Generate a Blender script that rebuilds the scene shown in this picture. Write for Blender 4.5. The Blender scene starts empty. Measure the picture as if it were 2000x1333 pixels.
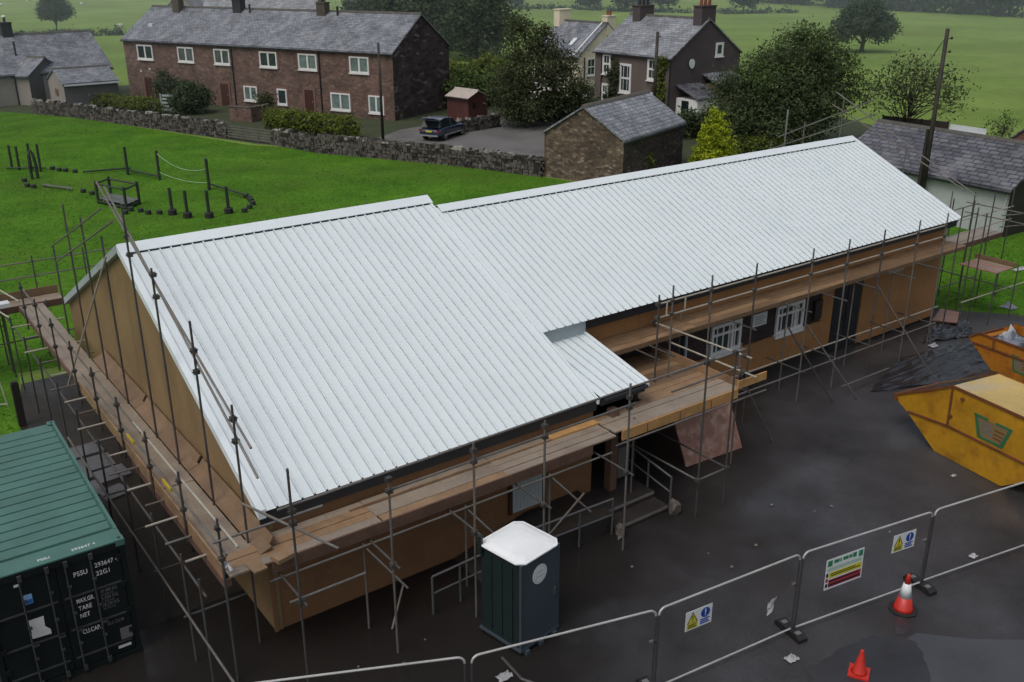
import bpy, bmesh, math, random
import numpy as np
from mathutils import Vector, Matrix
random.seed(7); RNG = np.random.default_rng(11)
S = bpy.context.scene
COL = S.collection
R = math.radians

# ------------------------------------------------------------------ materials
def mat(name, c, rough=0.7, var=0.25, scale=2.0, fine=25.0, bump=0.0, metal=0.0, c2=None, island=0.0, spec=0.5, stain=None, stain_amt=0.5, stain_scale=0.7, rvar=0.0, coat=0.0):
    m = bpy.data.materials.new(name); m.use_nodes = True
    nt = m.node_tree; N = nt.nodes; L = nt.links; b = N['Principled BSDF']
    geo = N.new('ShaderNodeNewGeometry')
    def noise(s, d=4.0):
        n = N.new('ShaderNodeTexNoise'); n.inputs['Scale'].default_value = s; n.inputs['Detail'].default_value = d
        n.inputs['Roughness'].default_value = 0.62
        L.new(geo.outputs['Position'], n.inputs['Vector']); return n
    n1 = noise(scale); n2 = noise(fine, 3.0)
    add = N.new('ShaderNodeMath'); add.operation = 'ADD'
    mu = N.new('ShaderNodeMath'); mu.operation = 'MULTIPLY'; mu.inputs[1].default_value = 0.55
    L.new(n2.outputs[0], mu.inputs[0]); L.new(n1.outputs[0], add.inputs[0]); L.new(mu.outputs[0], add.inputs[1])
    fac = add.outputs[0]
    if island:
        mi = N.new('ShaderNodeMath'); mi.operation = 'MULTIPLY_ADD'; mi.inputs[1].default_value = island * 2; mi.inputs[2].default_value = -island
        L.new(geo.outputs['Random Per Island'], mi.inputs[0])
        a2 = N.new('ShaderNodeMath'); a2.operation = 'ADD'; L.new(fac, a2.inputs[0]); L.new(mi.outputs[0], a2.inputs[1]); fac = a2.outputs[0]
    rmp = N.new('ShaderNodeValToRGB'); rmp.color_ramp.elements[0].position = 0.45; rmp.color_ramp.elements[1].position = 1.1 if not island else 1.0
    lo = [max(0, v * (1 - var)) for v in c]; hi = [min(1, v * (1 + var)) for v in (c2 or c)]
    rmp.color_ramp.elements[0].color = (*lo, 1); rmp.color_ramp.elements[1].color = (*hi, 1)
    L.new(fac, rmp.inputs[0]); col = rmp.outputs[0]
    if stain:
        n3 = noise(stain_scale, 6.0)
        r3 = N.new('ShaderNodeValToRGB'); r3.color_ramp.elements[0].position = 0.5; r3.color_ramp.elements[1].position = 0.68
        r3.color_ramp.elements[0].color = (0, 0, 0, 1); r3.color_ramp.elements[1].color = (stain_amt,) * 3 + (1,)
        L.new(n3.outputs[0], r3.inputs[0])
        mx = N.new('ShaderNodeMix'); mx.data_type = 'RGBA'
        L.new(r3.outputs[0], mx.inputs[0]); L.new(col, mx.inputs[6]); mx.inputs[7].default_value = (*stain, 1); col = mx.outputs[2]
    L.new(col, b.inputs['Base Color'])
    b.inputs['Roughness'].default_value = rough; b.inputs['Metallic'].default_value = metal
    b.inputs['Specular IOR Level'].default_value = spec
    if coat: b.inputs['Coat Weight'].default_value = coat; b.inputs['Coat Roughness'].default_value = 0.12
    if rvar:
        n4 = noise(scale * 0.6, 5.0); r4 = N.new('ShaderNodeMapRange')
        r4.inputs[1].default_value = 0.35; r4.inputs[2].default_value = 0.65
        r4.inputs[3].default_value = max(0.03, rough - rvar); r4.inputs[4].default_value = min(1, rough + rvar)
        L.new(n4.outputs[0], r4.inputs[0]); L.new(r4.outputs[0], b.inputs['Roughness'])
    if bump:
        bp = N.new('ShaderNodeBump'); bp.inputs['Strength'].default_value = bump; bp.inputs['Distance'].default_value = 0.02
        L.new(n2.outputs[0], bp.inputs['Height']); L.new(bp.outputs[0], b.inputs['Normal'])
    return m

def brick_mat(name, c1, c2, cm, bw, bh, rough=0.75, mortar=0.02, bump=0.5, squash=1.0, noise_amt=0.5, stain=None, spec=0.4, streak=(1.2, 5.0, 1.0)):
    """courses of slates, bricks or stones laid out in metres on the UV map"""
    m = bpy.data.materials.new(name); m.use_nodes = True
    nt = m.node_tree; N = nt.nodes; L = nt.links; b = N['Principled BSDF']
    uv = N.new('ShaderNodeUVMap'); uv.uv_map = 'UVMap'
    wn = N.new('ShaderNodeTexNoise'); wn.inputs['Scale'].default_value = 1.7; wn.inputs['Detail'].default_value = 3
    L.new(uv.outputs[0], wn.inputs['Vector'])
    vm = N.new('ShaderNodeVectorMath'); vm.operation = 'MULTIPLY_ADD'
    vm.inputs[1].default_value = (0.12 * noise_amt, 0.12 * noise_amt, 0); L.new(wn.outputs['Color'], vm.inputs[0]); L.new(uv.outputs[0], vm.inputs[2])
    bt = N.new('ShaderNodeTexBrick'); bt.inputs['Scale'].default_value = 1.0
    bt.inputs['Brick Width'].default_value = bw; bt.inputs['Row Height'].default_value = bh
    bt.inputs['Mortar Size'].default_value = mortar; bt.inputs['Mortar Smooth'].default_value = 0.3; bt.inputs['Bias'].default_value = 0.0
    bt.inputs['Color1'].default_value = (*c1, 1); bt.inputs['Color2'].default_value = (*c2, 1); bt.inputs['Mortar'].default_value = (*cm, 1)
    L.new(vm.outputs[0], bt.inputs['Vector'])
    geo = N.new('ShaderNodeNewGeometry')
    n2 = N.new('ShaderNodeTexNoise'); n2.inputs['Scale'].default_value = 0.55; n2.inputs['Detail'].default_value = 6; n2.inputs['Roughness'].default_value = 0.7
    L.new(geo.outputs['Position'], n2.inputs['Vector'])
    mr = N.new('ShaderNodeMapRange'); mr.inputs[1].default_value = 0.3; mr.inputs[2].default_value = 0.7; mr.inputs[3].default_value = 0.55; mr.inputs[4].default_value = 1.35
    n5 = N.new('ShaderNodeTexNoise'); n5.inputs['Scale'].default_value = 1.0; n5.inputs['Detail'].default_value = 4; n5.inputs['Roughness'].default_value = 0.75
    mp = N.new('ShaderNodeMapping'); mp.inputs['Scale'].default_value = streak; L.new(uv.outputs[0], mp.inputs[0]); L.new(mp.outputs[0], n5.inputs['Vector'])
    ad5 = N.new('ShaderNodeMath'); ad5.operation = 'MULTIPLY_ADD'; ad5.inputs[1].default_value = 0.7; ad5.inputs[2].default_value = -0.35; L.new(n5.outputs[0], ad5.inputs[0])
    ad6 = N.new('ShaderNodeMath'); ad6.operation = 'ADD'; L.new(n2.outputs[0], ad6.inputs[0]); L.new(ad5.outputs[0], ad6.inputs[1])
    L.new(ad6.outputs[0], mr.inputs[0])
    mx = N.new('ShaderNodeMix'); mx.data_type = 'RGBA'; mx.blend_type = 'MULTIPLY'; mx.inputs[0].default_value = 1.0
    L.new(bt.outputs[0], mx.inputs[6]); L.new(mr.outputs[0], mx.inputs[7]); col = mx.outputs[2]
    if stain:
        n3 = N.new('ShaderNodeTexNoise'); n3.inputs['Scale'].default_value = 0.9; n3.inputs['Detail'].default_value = 7; L.new(geo.outputs['Position'], n3.inputs['Vector'])
        r3 = N.new('ShaderNodeValToRGB'); r3.color_ramp.elements[0].position = 0.52; r3.color_ramp.elements[1].position = 0.7
        r3.color_ramp.elements[0].color = (0, 0, 0, 1); r3.color_ramp.elements[1].color = (0.6, 0.6, 0.6, 1)
        L.new(n3.outputs[0], r3.inputs[0])
        m2 = N.new('ShaderNodeMix'); m2.data_type = 'RGBA'; L.new(r3.outputs[0], m2.inputs[0]); L.new(col, m2.inputs[6]); m2.inputs[7].default_value = (*stain, 1); col = m2.outputs[2]
    L.new(col, b.inputs['Base Color']); b.inputs['Roughness'].default_value = rough; b.inputs['Specular IOR Level'].default_value = spec
    bp = N.new('ShaderNodeBump'); bp.inputs['Strength'].default_value = bump; bp.inputs['Distance'].default_value = 0.03
    sb = N.new('ShaderNodeMath'); sb.operation = 'SUBTRACT'; sb.inputs[0].default_value = 1.0; L.new(bt.outputs['Fac'], sb.inputs[1])
    L.new(sb.outputs[0], bp.inputs['Height']); L.new(bp.outputs[0], b.inputs['Normal'])
    return m

def rubble_mat(name, c1, c2, cm, bw, bh, rough=0.8, edge=0.07, bump=0.5, pale=None, pale_amt=0.12):
    """random rubble: cells of stone on the UV map, each with its own tone, in dark joints"""
    m = bpy.data.materials.new(name); m.use_nodes = True
    nt = m.node_tree; N = nt.nodes; L = nt.links; b = N['Principled BSDF']
    uv = N.new('ShaderNodeUVMap'); uv.uv_map = 'UVMap'; mp = N.new('ShaderNodeMapping'); mp.inputs['Scale'].default_value = (1/bw, 1/bh, 1); L.new(uv.outputs[0], mp.inputs[0])
    vo = N.new('ShaderNodeTexVoronoi'); vo.voronoi_dimensions = '2D'; vo.inputs['Scale'].default_value = 1.0; vo.inputs['Randomness'].default_value = 0.95; L.new(mp.outputs[0], vo.inputs['Vector'])
    ve = N.new('ShaderNodeTexVoronoi'); ve.voronoi_dimensions = '2D'; ve.feature = 'DISTANCE_TO_EDGE'; ve.inputs['Scale'].default_value = 1.0; ve.inputs['Randomness'].default_value = 0.95; L.new(mp.outputs[0], ve.inputs['Vector'])
    sx = N.new('ShaderNodeSeparateColor'); L.new(vo.outputs['Color'], sx.inputs[0])
    r = N.new('ShaderNodeValToRGB'); r.color_ramp.elements[0].color = (*c2, 1); r.color_ramp.elements[1].color = (*c1, 1); r.color_ramp.elements[1].position = 0.85
    if pale: e = r.color_ramp.elements.new(1 - pale_amt); e.color = (*c1, 1); r.color_ramp.elements[-1].color = (*pale, 1); r.color_ramp.elements[-1].position = 1.0
    L.new(sx.outputs[0], r.inputs[0])
    geo = N.new('ShaderNodeNewGeometry'); n2 = N.new('ShaderNodeTexNoise'); n2.inputs['Scale'].default_value = 0.7; n2.inputs['Detail'].default_value = 6; n2.inputs['Roughness'].default_value = 0.7; L.new(geo.outputs['Position'], n2.inputs['Vector'])
    mr = N.new('ShaderNodeMapRange'); mr.inputs[1].default_value = 0.3; mr.inputs[2].default_value = 0.7; mr.inputs[3].default_value = 0.6; mr.inputs[4].default_value = 1.35; L.new(n2.outputs[0], mr.inputs[0])
    mx = N.new('ShaderNodeMix'); mx.data_type = 'RGBA'; mx.blend_type = 'MULTIPLY'; mx.inputs[0].default_value = 1.0; L.new(r.outputs[0], mx.inputs[6]); L.new(mr.outputs[0], mx.inputs[7])
    me = N.new('ShaderNodeMapRange'); me.inputs[1].default_value = 0.0; me.inputs[2].default_value = edge; L.new(ve.outputs['Distance'], me.inputs[0])
    m2 = N.new('ShaderNodeMix'); m2.data_type = 'RGBA'; L.new(me.outputs[0], m2.inputs[0]); m2.inputs[6].default_value = (*cm, 1); L.new(mx.outputs[2], m2.inputs[7])
    L.new(m2.outputs[2], b.inputs['Base Color']); b.inputs['Roughness'].default_value = rough; b.inputs['Specular IOR Level'].default_value = 0.35
    bp = N.new('ShaderNodeBump'); bp.inputs['Strength'].default_value = bump; bp.inputs['Distance'].default_value = 0.04; L.new(me.outputs[0], bp.inputs['Height']); L.new(bp.outputs[0], b.inputs['Normal'])
    return m

def leaf_mat(name, c, c2, trans=0.35, rough=0.85):
    m = bpy.data.materials.new(name); m.use_nodes = True
    nt = m.node_tree; N = nt.nodes; L = nt.links; b = N['Principled BSDF']
    geo = N.new('ShaderNodeNewGeometry')
    n = N.new('ShaderNodeTexNoise'); n.inputs['Scale'].default_value = 0.8; n.inputs['Detail'].default_value = 2; L.new(geo.outputs['Position'], n.inputs['Vector'])
    a = N.new('ShaderNodeMath'); a.operation = 'MULTIPLY_ADD'; a.inputs[1].default_value = 0.6; L.new(geo.outputs['Random Per Island'], a.inputs[0]); L.new(n.outputs[0], a.inputs[2])
    r = N.new('ShaderNodeValToRGB'); r.color_ramp.elements[0].position = 0.35; r.color_ramp.elements[1].position = 1.05
    r.color_ramp.elements[0].color = (*c, 1); r.color_ramp.elements[1].color = (*c2, 1)
    L.new(a.outputs[0], r.inputs[0]); L.new(r.outputs[0], b.inputs['Base Color'])
    b.inputs['Roughness'].default_value = rough; b.inputs['Specular IOR Level'].default_value = 0.1
    tr = N.new('ShaderNodeBsdfTranslucent'); L.new(r.outputs[0], tr.inputs[0])
    mx = N.new('ShaderNodeMixShader'); mx.inputs[0].default_value = trans
    L.new(b.outputs[0], mx.inputs[1]); L.new(tr.outputs[0], mx.inputs[2]); L.new(mx.outputs[0], N['Material Output'].inputs[0])
    return m

def glass_mat(name, c, rough=0.08):
    m = mat(name, c, rough=rough, var=0.5, scale=1.2, fine=6, spec=0.6)
    return m

def ground_mat(name, c, c2, s1, s2, rough, rvar=0.0, bump=0.3, bdist=0.02, fine=40, spec=0.5, patch=None, patch_s=0.25, ramp=(0.45, 1.1), film=0.0):
    m = mat(name, c, rough=rough, var=0.0, c2=c2, scale=s1, fine=s2, bump=0, spec=spec, stain=patch, stain_scale=patch_s, stain_amt=0.75, rvar=rvar)
    nt = m.node_tree; N = nt.nodes; L = nt.links; b = N['Principled BSDF']
    for q in N:
        if q.type == 'VALTORGB' and abs(q.color_ramp.elements[1].position - 1.1) < 1e-3: q.color_ramp.elements[0].position, q.color_ramp.elements[1].position = ramp
    geo = N.new('ShaderNodeNewGeometry'); n = N.new('ShaderNodeTexNoise'); n.inputs['Scale'].default_value = fine; n.inputs['Detail'].default_value = 4
    if film:      # standing rain water in irregular patches
        nf = N.new('ShaderNodeTexNoise'); nf.inputs['Scale'].default_value = 0.23; nf.inputs['Detail'].default_value = 7; nf.inputs['Roughness'].default_value = 0.6; L.new(geo.outputs['Position'], nf.inputs['Vector'])
        rf = N.new('ShaderNodeMapRange'); rf.inputs[1].default_value = 0.50; rf.inputs[2].default_value = 0.66; rf.inputs[3].default_value = 0.0; rf.inputs[4].default_value = film; L.new(nf.outputs[0], rf.inputs[0])
        L.new(rf.outputs[0], b.inputs['Coat Weight']); b.inputs['Coat Roughness'].default_value = 0.12
    L.new(geo.outputs['Position'], n.inputs['Vector'])
    bp = N.new('ShaderNodeBump'); bp.inputs['Strength'].default_value = bump; bp.inputs['Distance'].default_value = bdist
    L.new(n.outputs[0], bp.inputs['Height']); L.new(bp.outputs[0], b.inputs['Normal'])
    return m

M = {}
M['roofwhite'] = mat('white_coated_steel', (0.680, 0.745, 0.768), rough=0.6, var=0.03, scale=0.4, fine=1, spec=0.25, stain=(0.60, 0.68, 0.70), stain_scale=0.35, stain_amt=0.35)
M['trimwhite'] = mat('white_trim', (0.70, 0.765, 0.79), rough=0.4, var=0.05)
M['ribshade'] = mat('rib_shade_grey', (0.37, 0.425, 0.445), rough=0.6, var=0.15, fine=8)  # rib sides painted darker to put in the shade lines along the ribs
M['fixing'] = mat('fixing_head', (0.40, 0.43, 0.44), rough=0.5, var=0.3)
M['greytrim'] = mat('grey_trim', (0.36, 0.42, 0.45), rough=0.5, var=0.1)
M['black'] = mat('black_plastic', (0.014, 0.017, 0.022), rough=0.45, var=0.3)
M['ochremain'] = mat('ochre_board_lit', (0.33, 0.165, 0.062), rough=0.65, var=0.2, scale=0.6, fine=9, stain=(0.24, 0.115, 0.045), stain_scale=0.5, stain_amt=0.5)  # same boards as the annex front, brightened to offset the deck's shade
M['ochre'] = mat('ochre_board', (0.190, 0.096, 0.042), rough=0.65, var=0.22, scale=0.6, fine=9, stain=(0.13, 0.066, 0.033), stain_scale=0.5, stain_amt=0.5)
M['olive'] = mat('gable_board_skylit', (0.22, 0.145, 0.070), rough=0.65, var=0.22, scale=0.5, fine=11, stain=(0.15, 0.09, 0.045), stain_scale=0.45, stain_amt=0.6)  # the front's boards again, with the gable's different light put into the colour
M['plinth'] = mat('dark_plinth', (0.022, 0.018, 0.016), rough=0.6, var=0.4)
M['darkbrick'] = brick_mat('purple_brown_brick', (0.055, 0.033, 0.030), (0.038, 0.025, 0.026), (0.035, 0.028, 0.027), 0.225, 0.075, mortar=0.012, noise_amt=0.1)
M['steel'] = mat('galvanised_tube', (0.145, 0.138, 0.128), rough=0.5, var=0.35, scale=1.5, fine=18, metal=0.35, stain=(0.16, 0.10, 0.06), stain_scale=2.0, stain_amt=0.6)
M['steeldark'] = mat('weathered_tube', (0.060, 0.062, 0.062), rough=0.55, var=0.4, scale=1.5, fine=18, metal=0.2, stain=(0.10, 0.05, 0.03), stain_scale=2.0, stain_amt=0.5)
M['steelpale'] = mat('pale_new_tube', (0.36, 0.33, 0.275), rough=0.5, var=0.25, scale=2, fine=18, metal=0.2)
M['coupler'] = mat('coupler_steel', (0.07, 0.066, 0.06), rough=0.55, var=0.5, metal=0.4)
M['board'] = mat('scaffold_board', (0.235, 0.150, 0.085), rough=0.45, var=0.3, scale=1.2, fine=14, island=0.3, stain=(0.13, 0.075, 0.05), stain_scale=1.1, stain_amt=0.7)
M['boardgrey'] = mat('weathered_board', (0.250, 0.205, 0.160), rough=0.4, var=0.25, scale=1.1, fine=14, stain=(0.16, 0.125, 0.11), stain_scale=0.9, stain_amt=0.7)
M['boardred'] = mat('red_brown_board', (0.165, 0.105, 0.060), rough=0.5, var=0.3, scale=1.1, fine=14, stain=(0.105, 0.062, 0.036), stain_scale=0.9, stain_amt=0.6)
M['boardyel'] = mat('fresh_timber', (0.40, 0.225, 0.085), rough=0.6, var=0.25, scale=2, fine=16)
M['toeboard'] = mat('toe_board', (0.110, 0.062, 0.043), rough=0.65, var=0.35, scale=1.3, fine=12)
M['white'] = mat('white_paint', (0.72, 0.72, 0.70), rough=0.45, var=0.08)
M['upvc'] = mat('white_upvc', (0.70, 0.70, 0.69), rough=0.35, var=0.08)
M['glass'] = glass_mat('window_glass', (0.03, 0.045, 0.045))
M['glasspale'] = glass_mat('curtained_glass', (0.13, 0.18, 0.17), rough=0.2)
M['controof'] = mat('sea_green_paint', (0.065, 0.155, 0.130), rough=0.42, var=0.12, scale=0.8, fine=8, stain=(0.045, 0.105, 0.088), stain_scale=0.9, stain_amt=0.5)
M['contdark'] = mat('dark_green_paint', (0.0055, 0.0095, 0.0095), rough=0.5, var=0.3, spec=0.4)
M['bar'] = mat('lock_bar', (0.055, 0.058, 0.06), rough=0.5, var=0.3, metal=0.3)
M['letter'] = mat('white_lettering', (0.62, 0.62, 0.60), rough=0.6, var=0.15)
M['lettergrey'] = mat('grey_lettering', (0.13, 0.13, 0.13), rough=0.6, var=0.2)
M['blue'] = mat('blue_sticker', (0.03, 0.13, 0.42), rough=0.4, var=0.1)
M['palblue'] = mat('pale_blue_sticker', (0.22, 0.42, 0.65), rough=0.4, var=0.1)
M['toilet'] = mat('slate_plastic', (0.045, 0.060, 0.075), rough=0.42, var=0.1)
M['toiletdark'] = mat('dark_green_plastic', (0.010, 0.020, 0.020), rough=0.45, var=0.2)
M['toiletroof'] = mat('translucent_white_plastic', (0.78, 0.80, 0.81), rough=0.4, var=0.05, stain=(0.62, 0.63, 0.62), stain_scale=1.5, stain_amt=0.3)
M['signwhite'] = mat('sign_white', (0.62, 0.65, 0.66), rough=0.4, var=0.06)
M['signyellow'] = mat('sign_yellow', (0.55, 0.50, 0.03), rough=0.4, var=0.06)
M['signgreen'] = mat('sign_green', (0.02, 0.20, 0.09), rough=0.4, var=0.06)
M['palegreen'] = mat('sign_pale_green', (0.36, 0.50, 0.40), rough=0.4, var=0.06)
M['signred'] = mat('sign_red', (0.33, 0.03, 0.05), rough=0.4, var=0.1)
M['signblue'] = mat('sign_blue', (0.01, 0.05, 0.30), rough=0.4, var=0.06)
M['ink'] = mat('black_ink', (0.012, 0.012, 0.014), rough=0.5, var=0.1)
M['fence'] = mat('fence_galv', (0.42, 0.42, 0.41), rough=0.45, var=0.2, scale=2, fine=20, metal=0.3)
M['fencedark'] = mat('fence_upright', (0.06, 0.06, 0.062), rough=0.5, var=0.2, metal=0.3)
M['wire'] = mat('fence_wire', (0.05, 0.05, 0.052), rough=0.5, var=0.1, metal=0.3)
M['rubber'] = mat('black_rubber', (0.012, 0.012, 0.013), rough=0.55, var=0.3)
M['cone'] = mat('cone_red', (0.46, 0.026, 0.016), rough=0.42, var=0.12, scale=8)
M['sleeve'] = mat('cone_sleeve', (0.66, 0.68, 0.70), rough=0.35, var=0.08)
M['skip'] = mat('skip_yellow', (0.40, 0.205, 0.012), rough=0.42, var=0.25, scale=0.9, fine=7, stain=(0.16, 0.055, 0.012), stain_scale=1.5, stain_amt=0.55)
M['skip2'] = mat('skip_orange', (0.36, 0.135, 0.010), rough=0.5, var=0.22, scale=0.9, fine=7, stain=(0.13, 0.04, 0.012), stain_scale=1.6, stain_amt=0.9)
M['rust'] = mat('rust_edge', (0.13, 0.042, 0.012), rough=0.75, var=0.4, fine=20)
M['lid'] = mat('wet_lid', (0.47, 0.33, 0.10), rough=0.28, var=0.2, scale=0.8, fine=5, stain=(0.40, 0.36, 0.28), stain_scale=0.7, stain_amt=0.9, rvar=0.12)
M['logogreen'] = mat('logo_green', (0.03, 0.13, 0.055), rough=0.5, var=0.15)
M['logobeige'] = mat('logo_beige', (0.19, 0.135, 0.055), rough=0.5, var=0.15)
M['tarp'] = mat('black_polythene', (0.018, 0.019, 0.023), rough=0.14, var=0.4, scale=2, fine=5, bump=1.0, spec=0.9, rvar=0.09)
M['pinkboard'] = mat('pink_sheet', (0.27, 0.155, 0.125), rough=0.5, var=0.2)
M['rustsheet'] = mat('rust_red_sheet', (0.30, 0.155, 0.115), rough=0.6, var=0.3, scale=2.5, fine=14, stain=(0.55, 0.42, 0.34), stain_scale=2.6, stain_amt=0.75)
M['rag'] = mat('pale_rag', (0.36, 0.37, 0.39), rough=0.8, var=0.2, fine=30)
M['litter'] = mat('grubby_white_litter', (0.30, 0.30, 0.31), rough=0.8, var=0.3, fine=30)
M['bluegrey'] = mat('bluegrey_sack', (0.16, 0.18, 0.22), rough=0.5, var=0.25)
M['stone'] = mat('drystone', (0.050, 0.044, 0.037), rough=0.8, var=0.72, scale=2.3, fine=12, island=0.75, bump=0.5, stain=(0.20, 0.19, 0.175), stain_scale=2.8, stain_amt=0.6)
M['coping'] = mat('coping_stone', (0.055, 0.050, 0.043), rough=0.8, var=0.75, scale=2.3, fine=12, island=0.9, bump=0.5, c2=(0.145, 0.138, 0.125))
M['walldark'] = mat('wall_core', (0.028, 0.026, 0.023), rough=0.9, var=0.3)
M['terrbrick'] = rubble_mat('red_brown_rubble', (0.180, 0.112, 0.090), (0.108, 0.070, 0.058), (0.110, 0.088, 0.076), 0.36, 0.16, pale=(0.21, 0.15, 0.125), edge=0.10)
M['terrgable'] = rubble_mat('dark_slatestone', (0.085, 0.060, 0.056), (0.030, 0.024, 0.025), (0.022, 0.018, 0.018), 0.55, 0.26, pale=(0.19, 0.155, 0.145), pale_amt=0.10)
M['surround'] = mat('red_sandstone', (0.16, 0.088, 0.072), rough=0.8, var=0.2)
M['slate'] = brick_mat('blue_grey_slate', (0.235, 0.250, 0.280), (0.135, 0.147, 0.172), (0.060, 0.066, 0.078), 0.38, 0.22, rough=0.52, noise_amt=0.35, mortar=0.02, stain=(0.29, 0.30, 0.315))
M['slatedark'] = brick_mat('purple_grey_slate', (0.145, 0.148, 0.168), (0.078, 0.080, 0.095), (0.028, 0.029, 0.038), 0.55, 0.30, rough=0.5, noise_amt=0.7, mortar=0.035, stain=(0.18, 0.18, 0.20))
M['slatelight'] = brick_mat('pale_slate', (0.29, 0.305, 0.33), (0.185, 0.197, 0.22), (0.085, 0.09, 0.10), 0.42, 0.28, rough=0.5, noise_amt=0.35, mortar=0.022)
M['ridge'] = mat('mossy_ridge', (0.075, 0.072, 0.062), rough=0.8, var=0.4, fine=12)
M['barnstone'] = rubble_mat('brown_rubble', (0.165, 0.120, 0.085), (0.070, 0.053, 0.042), (0.042, 0.034, 0.029), 0.27, 0.15, pale=(0.26, 0.21, 0.165))
M['barndark'] = rubble_mat('dark_rubble', (0.085, 0.060, 0.060), (0.035, 0.028, 0.029), (0.025, 0.02, 0.02), 0.27, 0.15, pale=(0.15, 0.12, 0.115))
M['render_brown'] = mat('brown_roughcast', (0.125, 0.098, 0.086), rough=0.85, var=0.15, scale=0.6, fine=25)
M['render_dark'] = mat('dark_roughcast', (0.072, 0.058, 0.060), rough=0.85, var=0.2, scale=0.6, fine=25)
M['cream'] = mat('cream_render', (0.66, 0.60, 0.45), rough=0.8, var=0.15, scale=0.6, fine=20)
M['greyrender'] = mat('grey_render', (0.27, 0.25, 0.225), rough=0.85, var=0.2, scale=0.6, fine=20)
M['darkrender'] = mat('dark_grey_render', (0.10, 0.097, 0.095), rough=0.85, var=0.2, scale=0.6, fine=20)
M['palewall'] = mat('weathered_white_render', (0.40, 0.43, 0.43), rough=0.8, var=0.14, scale=0.5, fine=10, stain=(0.31, 0.335, 0.325), stain_scale=0.5, stain_amt=0.6)
M['redbrick'] = brick_mat('red_brick', (0.17, 0.075, 0.055), (0.13, 0.06, 0.048), (0.10, 0.08, 0.07), 0.225, 0.075, mortar=0.012, noise_amt=0.1)
M['pot'] = mat('terracotta', (0.22, 0.058, 0.038), rough=0.7, var=0.2)
M['chimdark'] = mat('dark_chimney', (0.026, 0.026, 0.03), rough=0.8, var=0.3)
M['chimbrown'] = mat('brown_chimney', (0.075, 0.062, 0.048), rough=0.8, var=0.35, fine=12)
M['door'] = mat('brown_door', (0.055, 0.022, 0.016), rough=0.5, var=0.2)
M['shed'] = mat('red_shed', (0.075, 0.026, 0.022), rough=0.6, var=0.25)
M['shedroof'] = mat('pale_felt', (0.40, 0.35, 0.31), rough=0.6, var=0.15)
M['timberdark'] = mat('tarred_timber', (0.018, 0.014, 0.012), rough=0.7, var=0.4, fine=18)
M['polegreen'] = mat('creosoted_pole', (0.022, 0.017, 0.013), rough=0.7, var=0.5, fine=14, stain=(0.06, 0.075, 0.03), stain_scale=1.5, stain_amt=0.4)
M['playpost'] = mat('dark_green_post', (0.020, 0.028, 0.022), rough=0.6, var=0.4, fine=14)
M['playgrey'] = mat('grey_timber', (0.10, 0.115, 0.105), rough=0.7, var=0.3, fine=14)
M['mat_black'] = mat('rubber_mat', (0.018, 0.018, 0.018), rough=0.8, var=0.3)
M['bark'] = mat('bark', (0.048, 0.040, 0.032), rough=0.85, var=0.4, fine=14, bump=0.5)
M['barkpale'] = mat('pale_bark', (0.10, 0.095, 0.085), rough=0.85, var=0.4, fine=14)
M['benchwhite'] = mat('weathered_white_slats', (0.34, 0.39, 0.38), rough=0.7, var=0.2)
M['wool'] = mat('wool', (0.62, 0.60, 0.55), rough=0.95, var=0.1)
M['sheepface'] = mat('sheep_face', (0.30, 0.27, 0.23), rough=0.9, var=0.2)
M['carpaint'] = mat('dark_blue_car_paint', (0.018, 0.026, 0.055), rough=0.22, var=0.1, coat=0.8)
M['carglass'] = mat('tinted_glass', (0.012, 0.02, 0.022), rough=0.06, var=0.2, spec=0.8)
M['carroof'] = mat('pale_car_roof', (0.16, 0.19, 0.24), rough=0.2, var=0.15, coat=0.6)  # roof colour paler than the body paint
M['tyre'] = mat('tyre_rubber', (0.014, 0.014, 0.015), rough=0.75, var=0.2)
M['alloy'] = mat('alloy', (0.20, 0.21, 0.22), rough=0.35, var=0.1, metal=0.7)
M['lamp'] = mat('tail_lamp', (0.22, 0.012, 0.012), rough=0.2, var=0.1)
M['chrome'] = mat('silver_trim', (0.42, 0.43, 0.44), rough=0.3, var=0.1, metal=0.6)
M['slatefloor'] = mat('paving_flag', (0.11, 0.112, 0.125), rough=0.35, var=0.25, scale=1.5, fine=10, rvar=0.15)
M['concrete'] = mat('stained_concrete', (0.10, 0.088, 0.075), rough=0.6, var=0.3, scale=1.5, fine=14)
M['nosing'] = mat('step_nosing', (0.15, 0.14, 0.13), rough=0.6, var=0.2)
M['rail'] = mat('dull_handrail', (0.11, 0.115, 0.12), rough=0.45, var=0.2, metal=0.4)
M['bracket'] = mat('meter_box', (0.11, 0.105, 0.095), rough=0.6, var=0.2)
M['gatewood'] = mat('silvered_gate', (0.10, 0.095, 0.085), rough=0.8, var=0.35, fine=12)
M['yellowtape'] = mat('yellow_tag', (0.50, 0.36, 0.03), rough=0.5, var=0.1)

M['l_dark'] = leaf_mat('leaf_dark', (0.022, 0.034, 0.020), (0.090, 0.125, 0.062))
M['l_olive'] = leaf_mat('leaf_olive', (0.044, 0.060, 0.030), (0.098, 0.132, 0.060))
M['l_mid'] = leaf_mat('leaf_mid', (0.030, 0.052, 0.018), (0.120, 0.175, 0.060))
M['l_yellow'] = leaf_mat('leaf_golden', (0.10, 0.145, 0.012), (0.40, 0.46, 0.035))
M['l_hedge'] = leaf_mat('leaf_hedge', (0.045, 0.065, 0.016), (0.170, 0.215, 0.045))
M['l_brown'] = leaf_mat('leaf_bronze', (0.042, 0.052, 0.028), (0.092, 0.112, 0.054))
M['l_haze'] = leaf_mat('leaf_misty', (0.030, 0.052, 0.036), (0.095, 0.130, 0.085))
M['l_far'] = leaf_mat('leaf_far', (0.028, 0.042, 0.043), (0.060, 0.080, 0.076))
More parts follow.
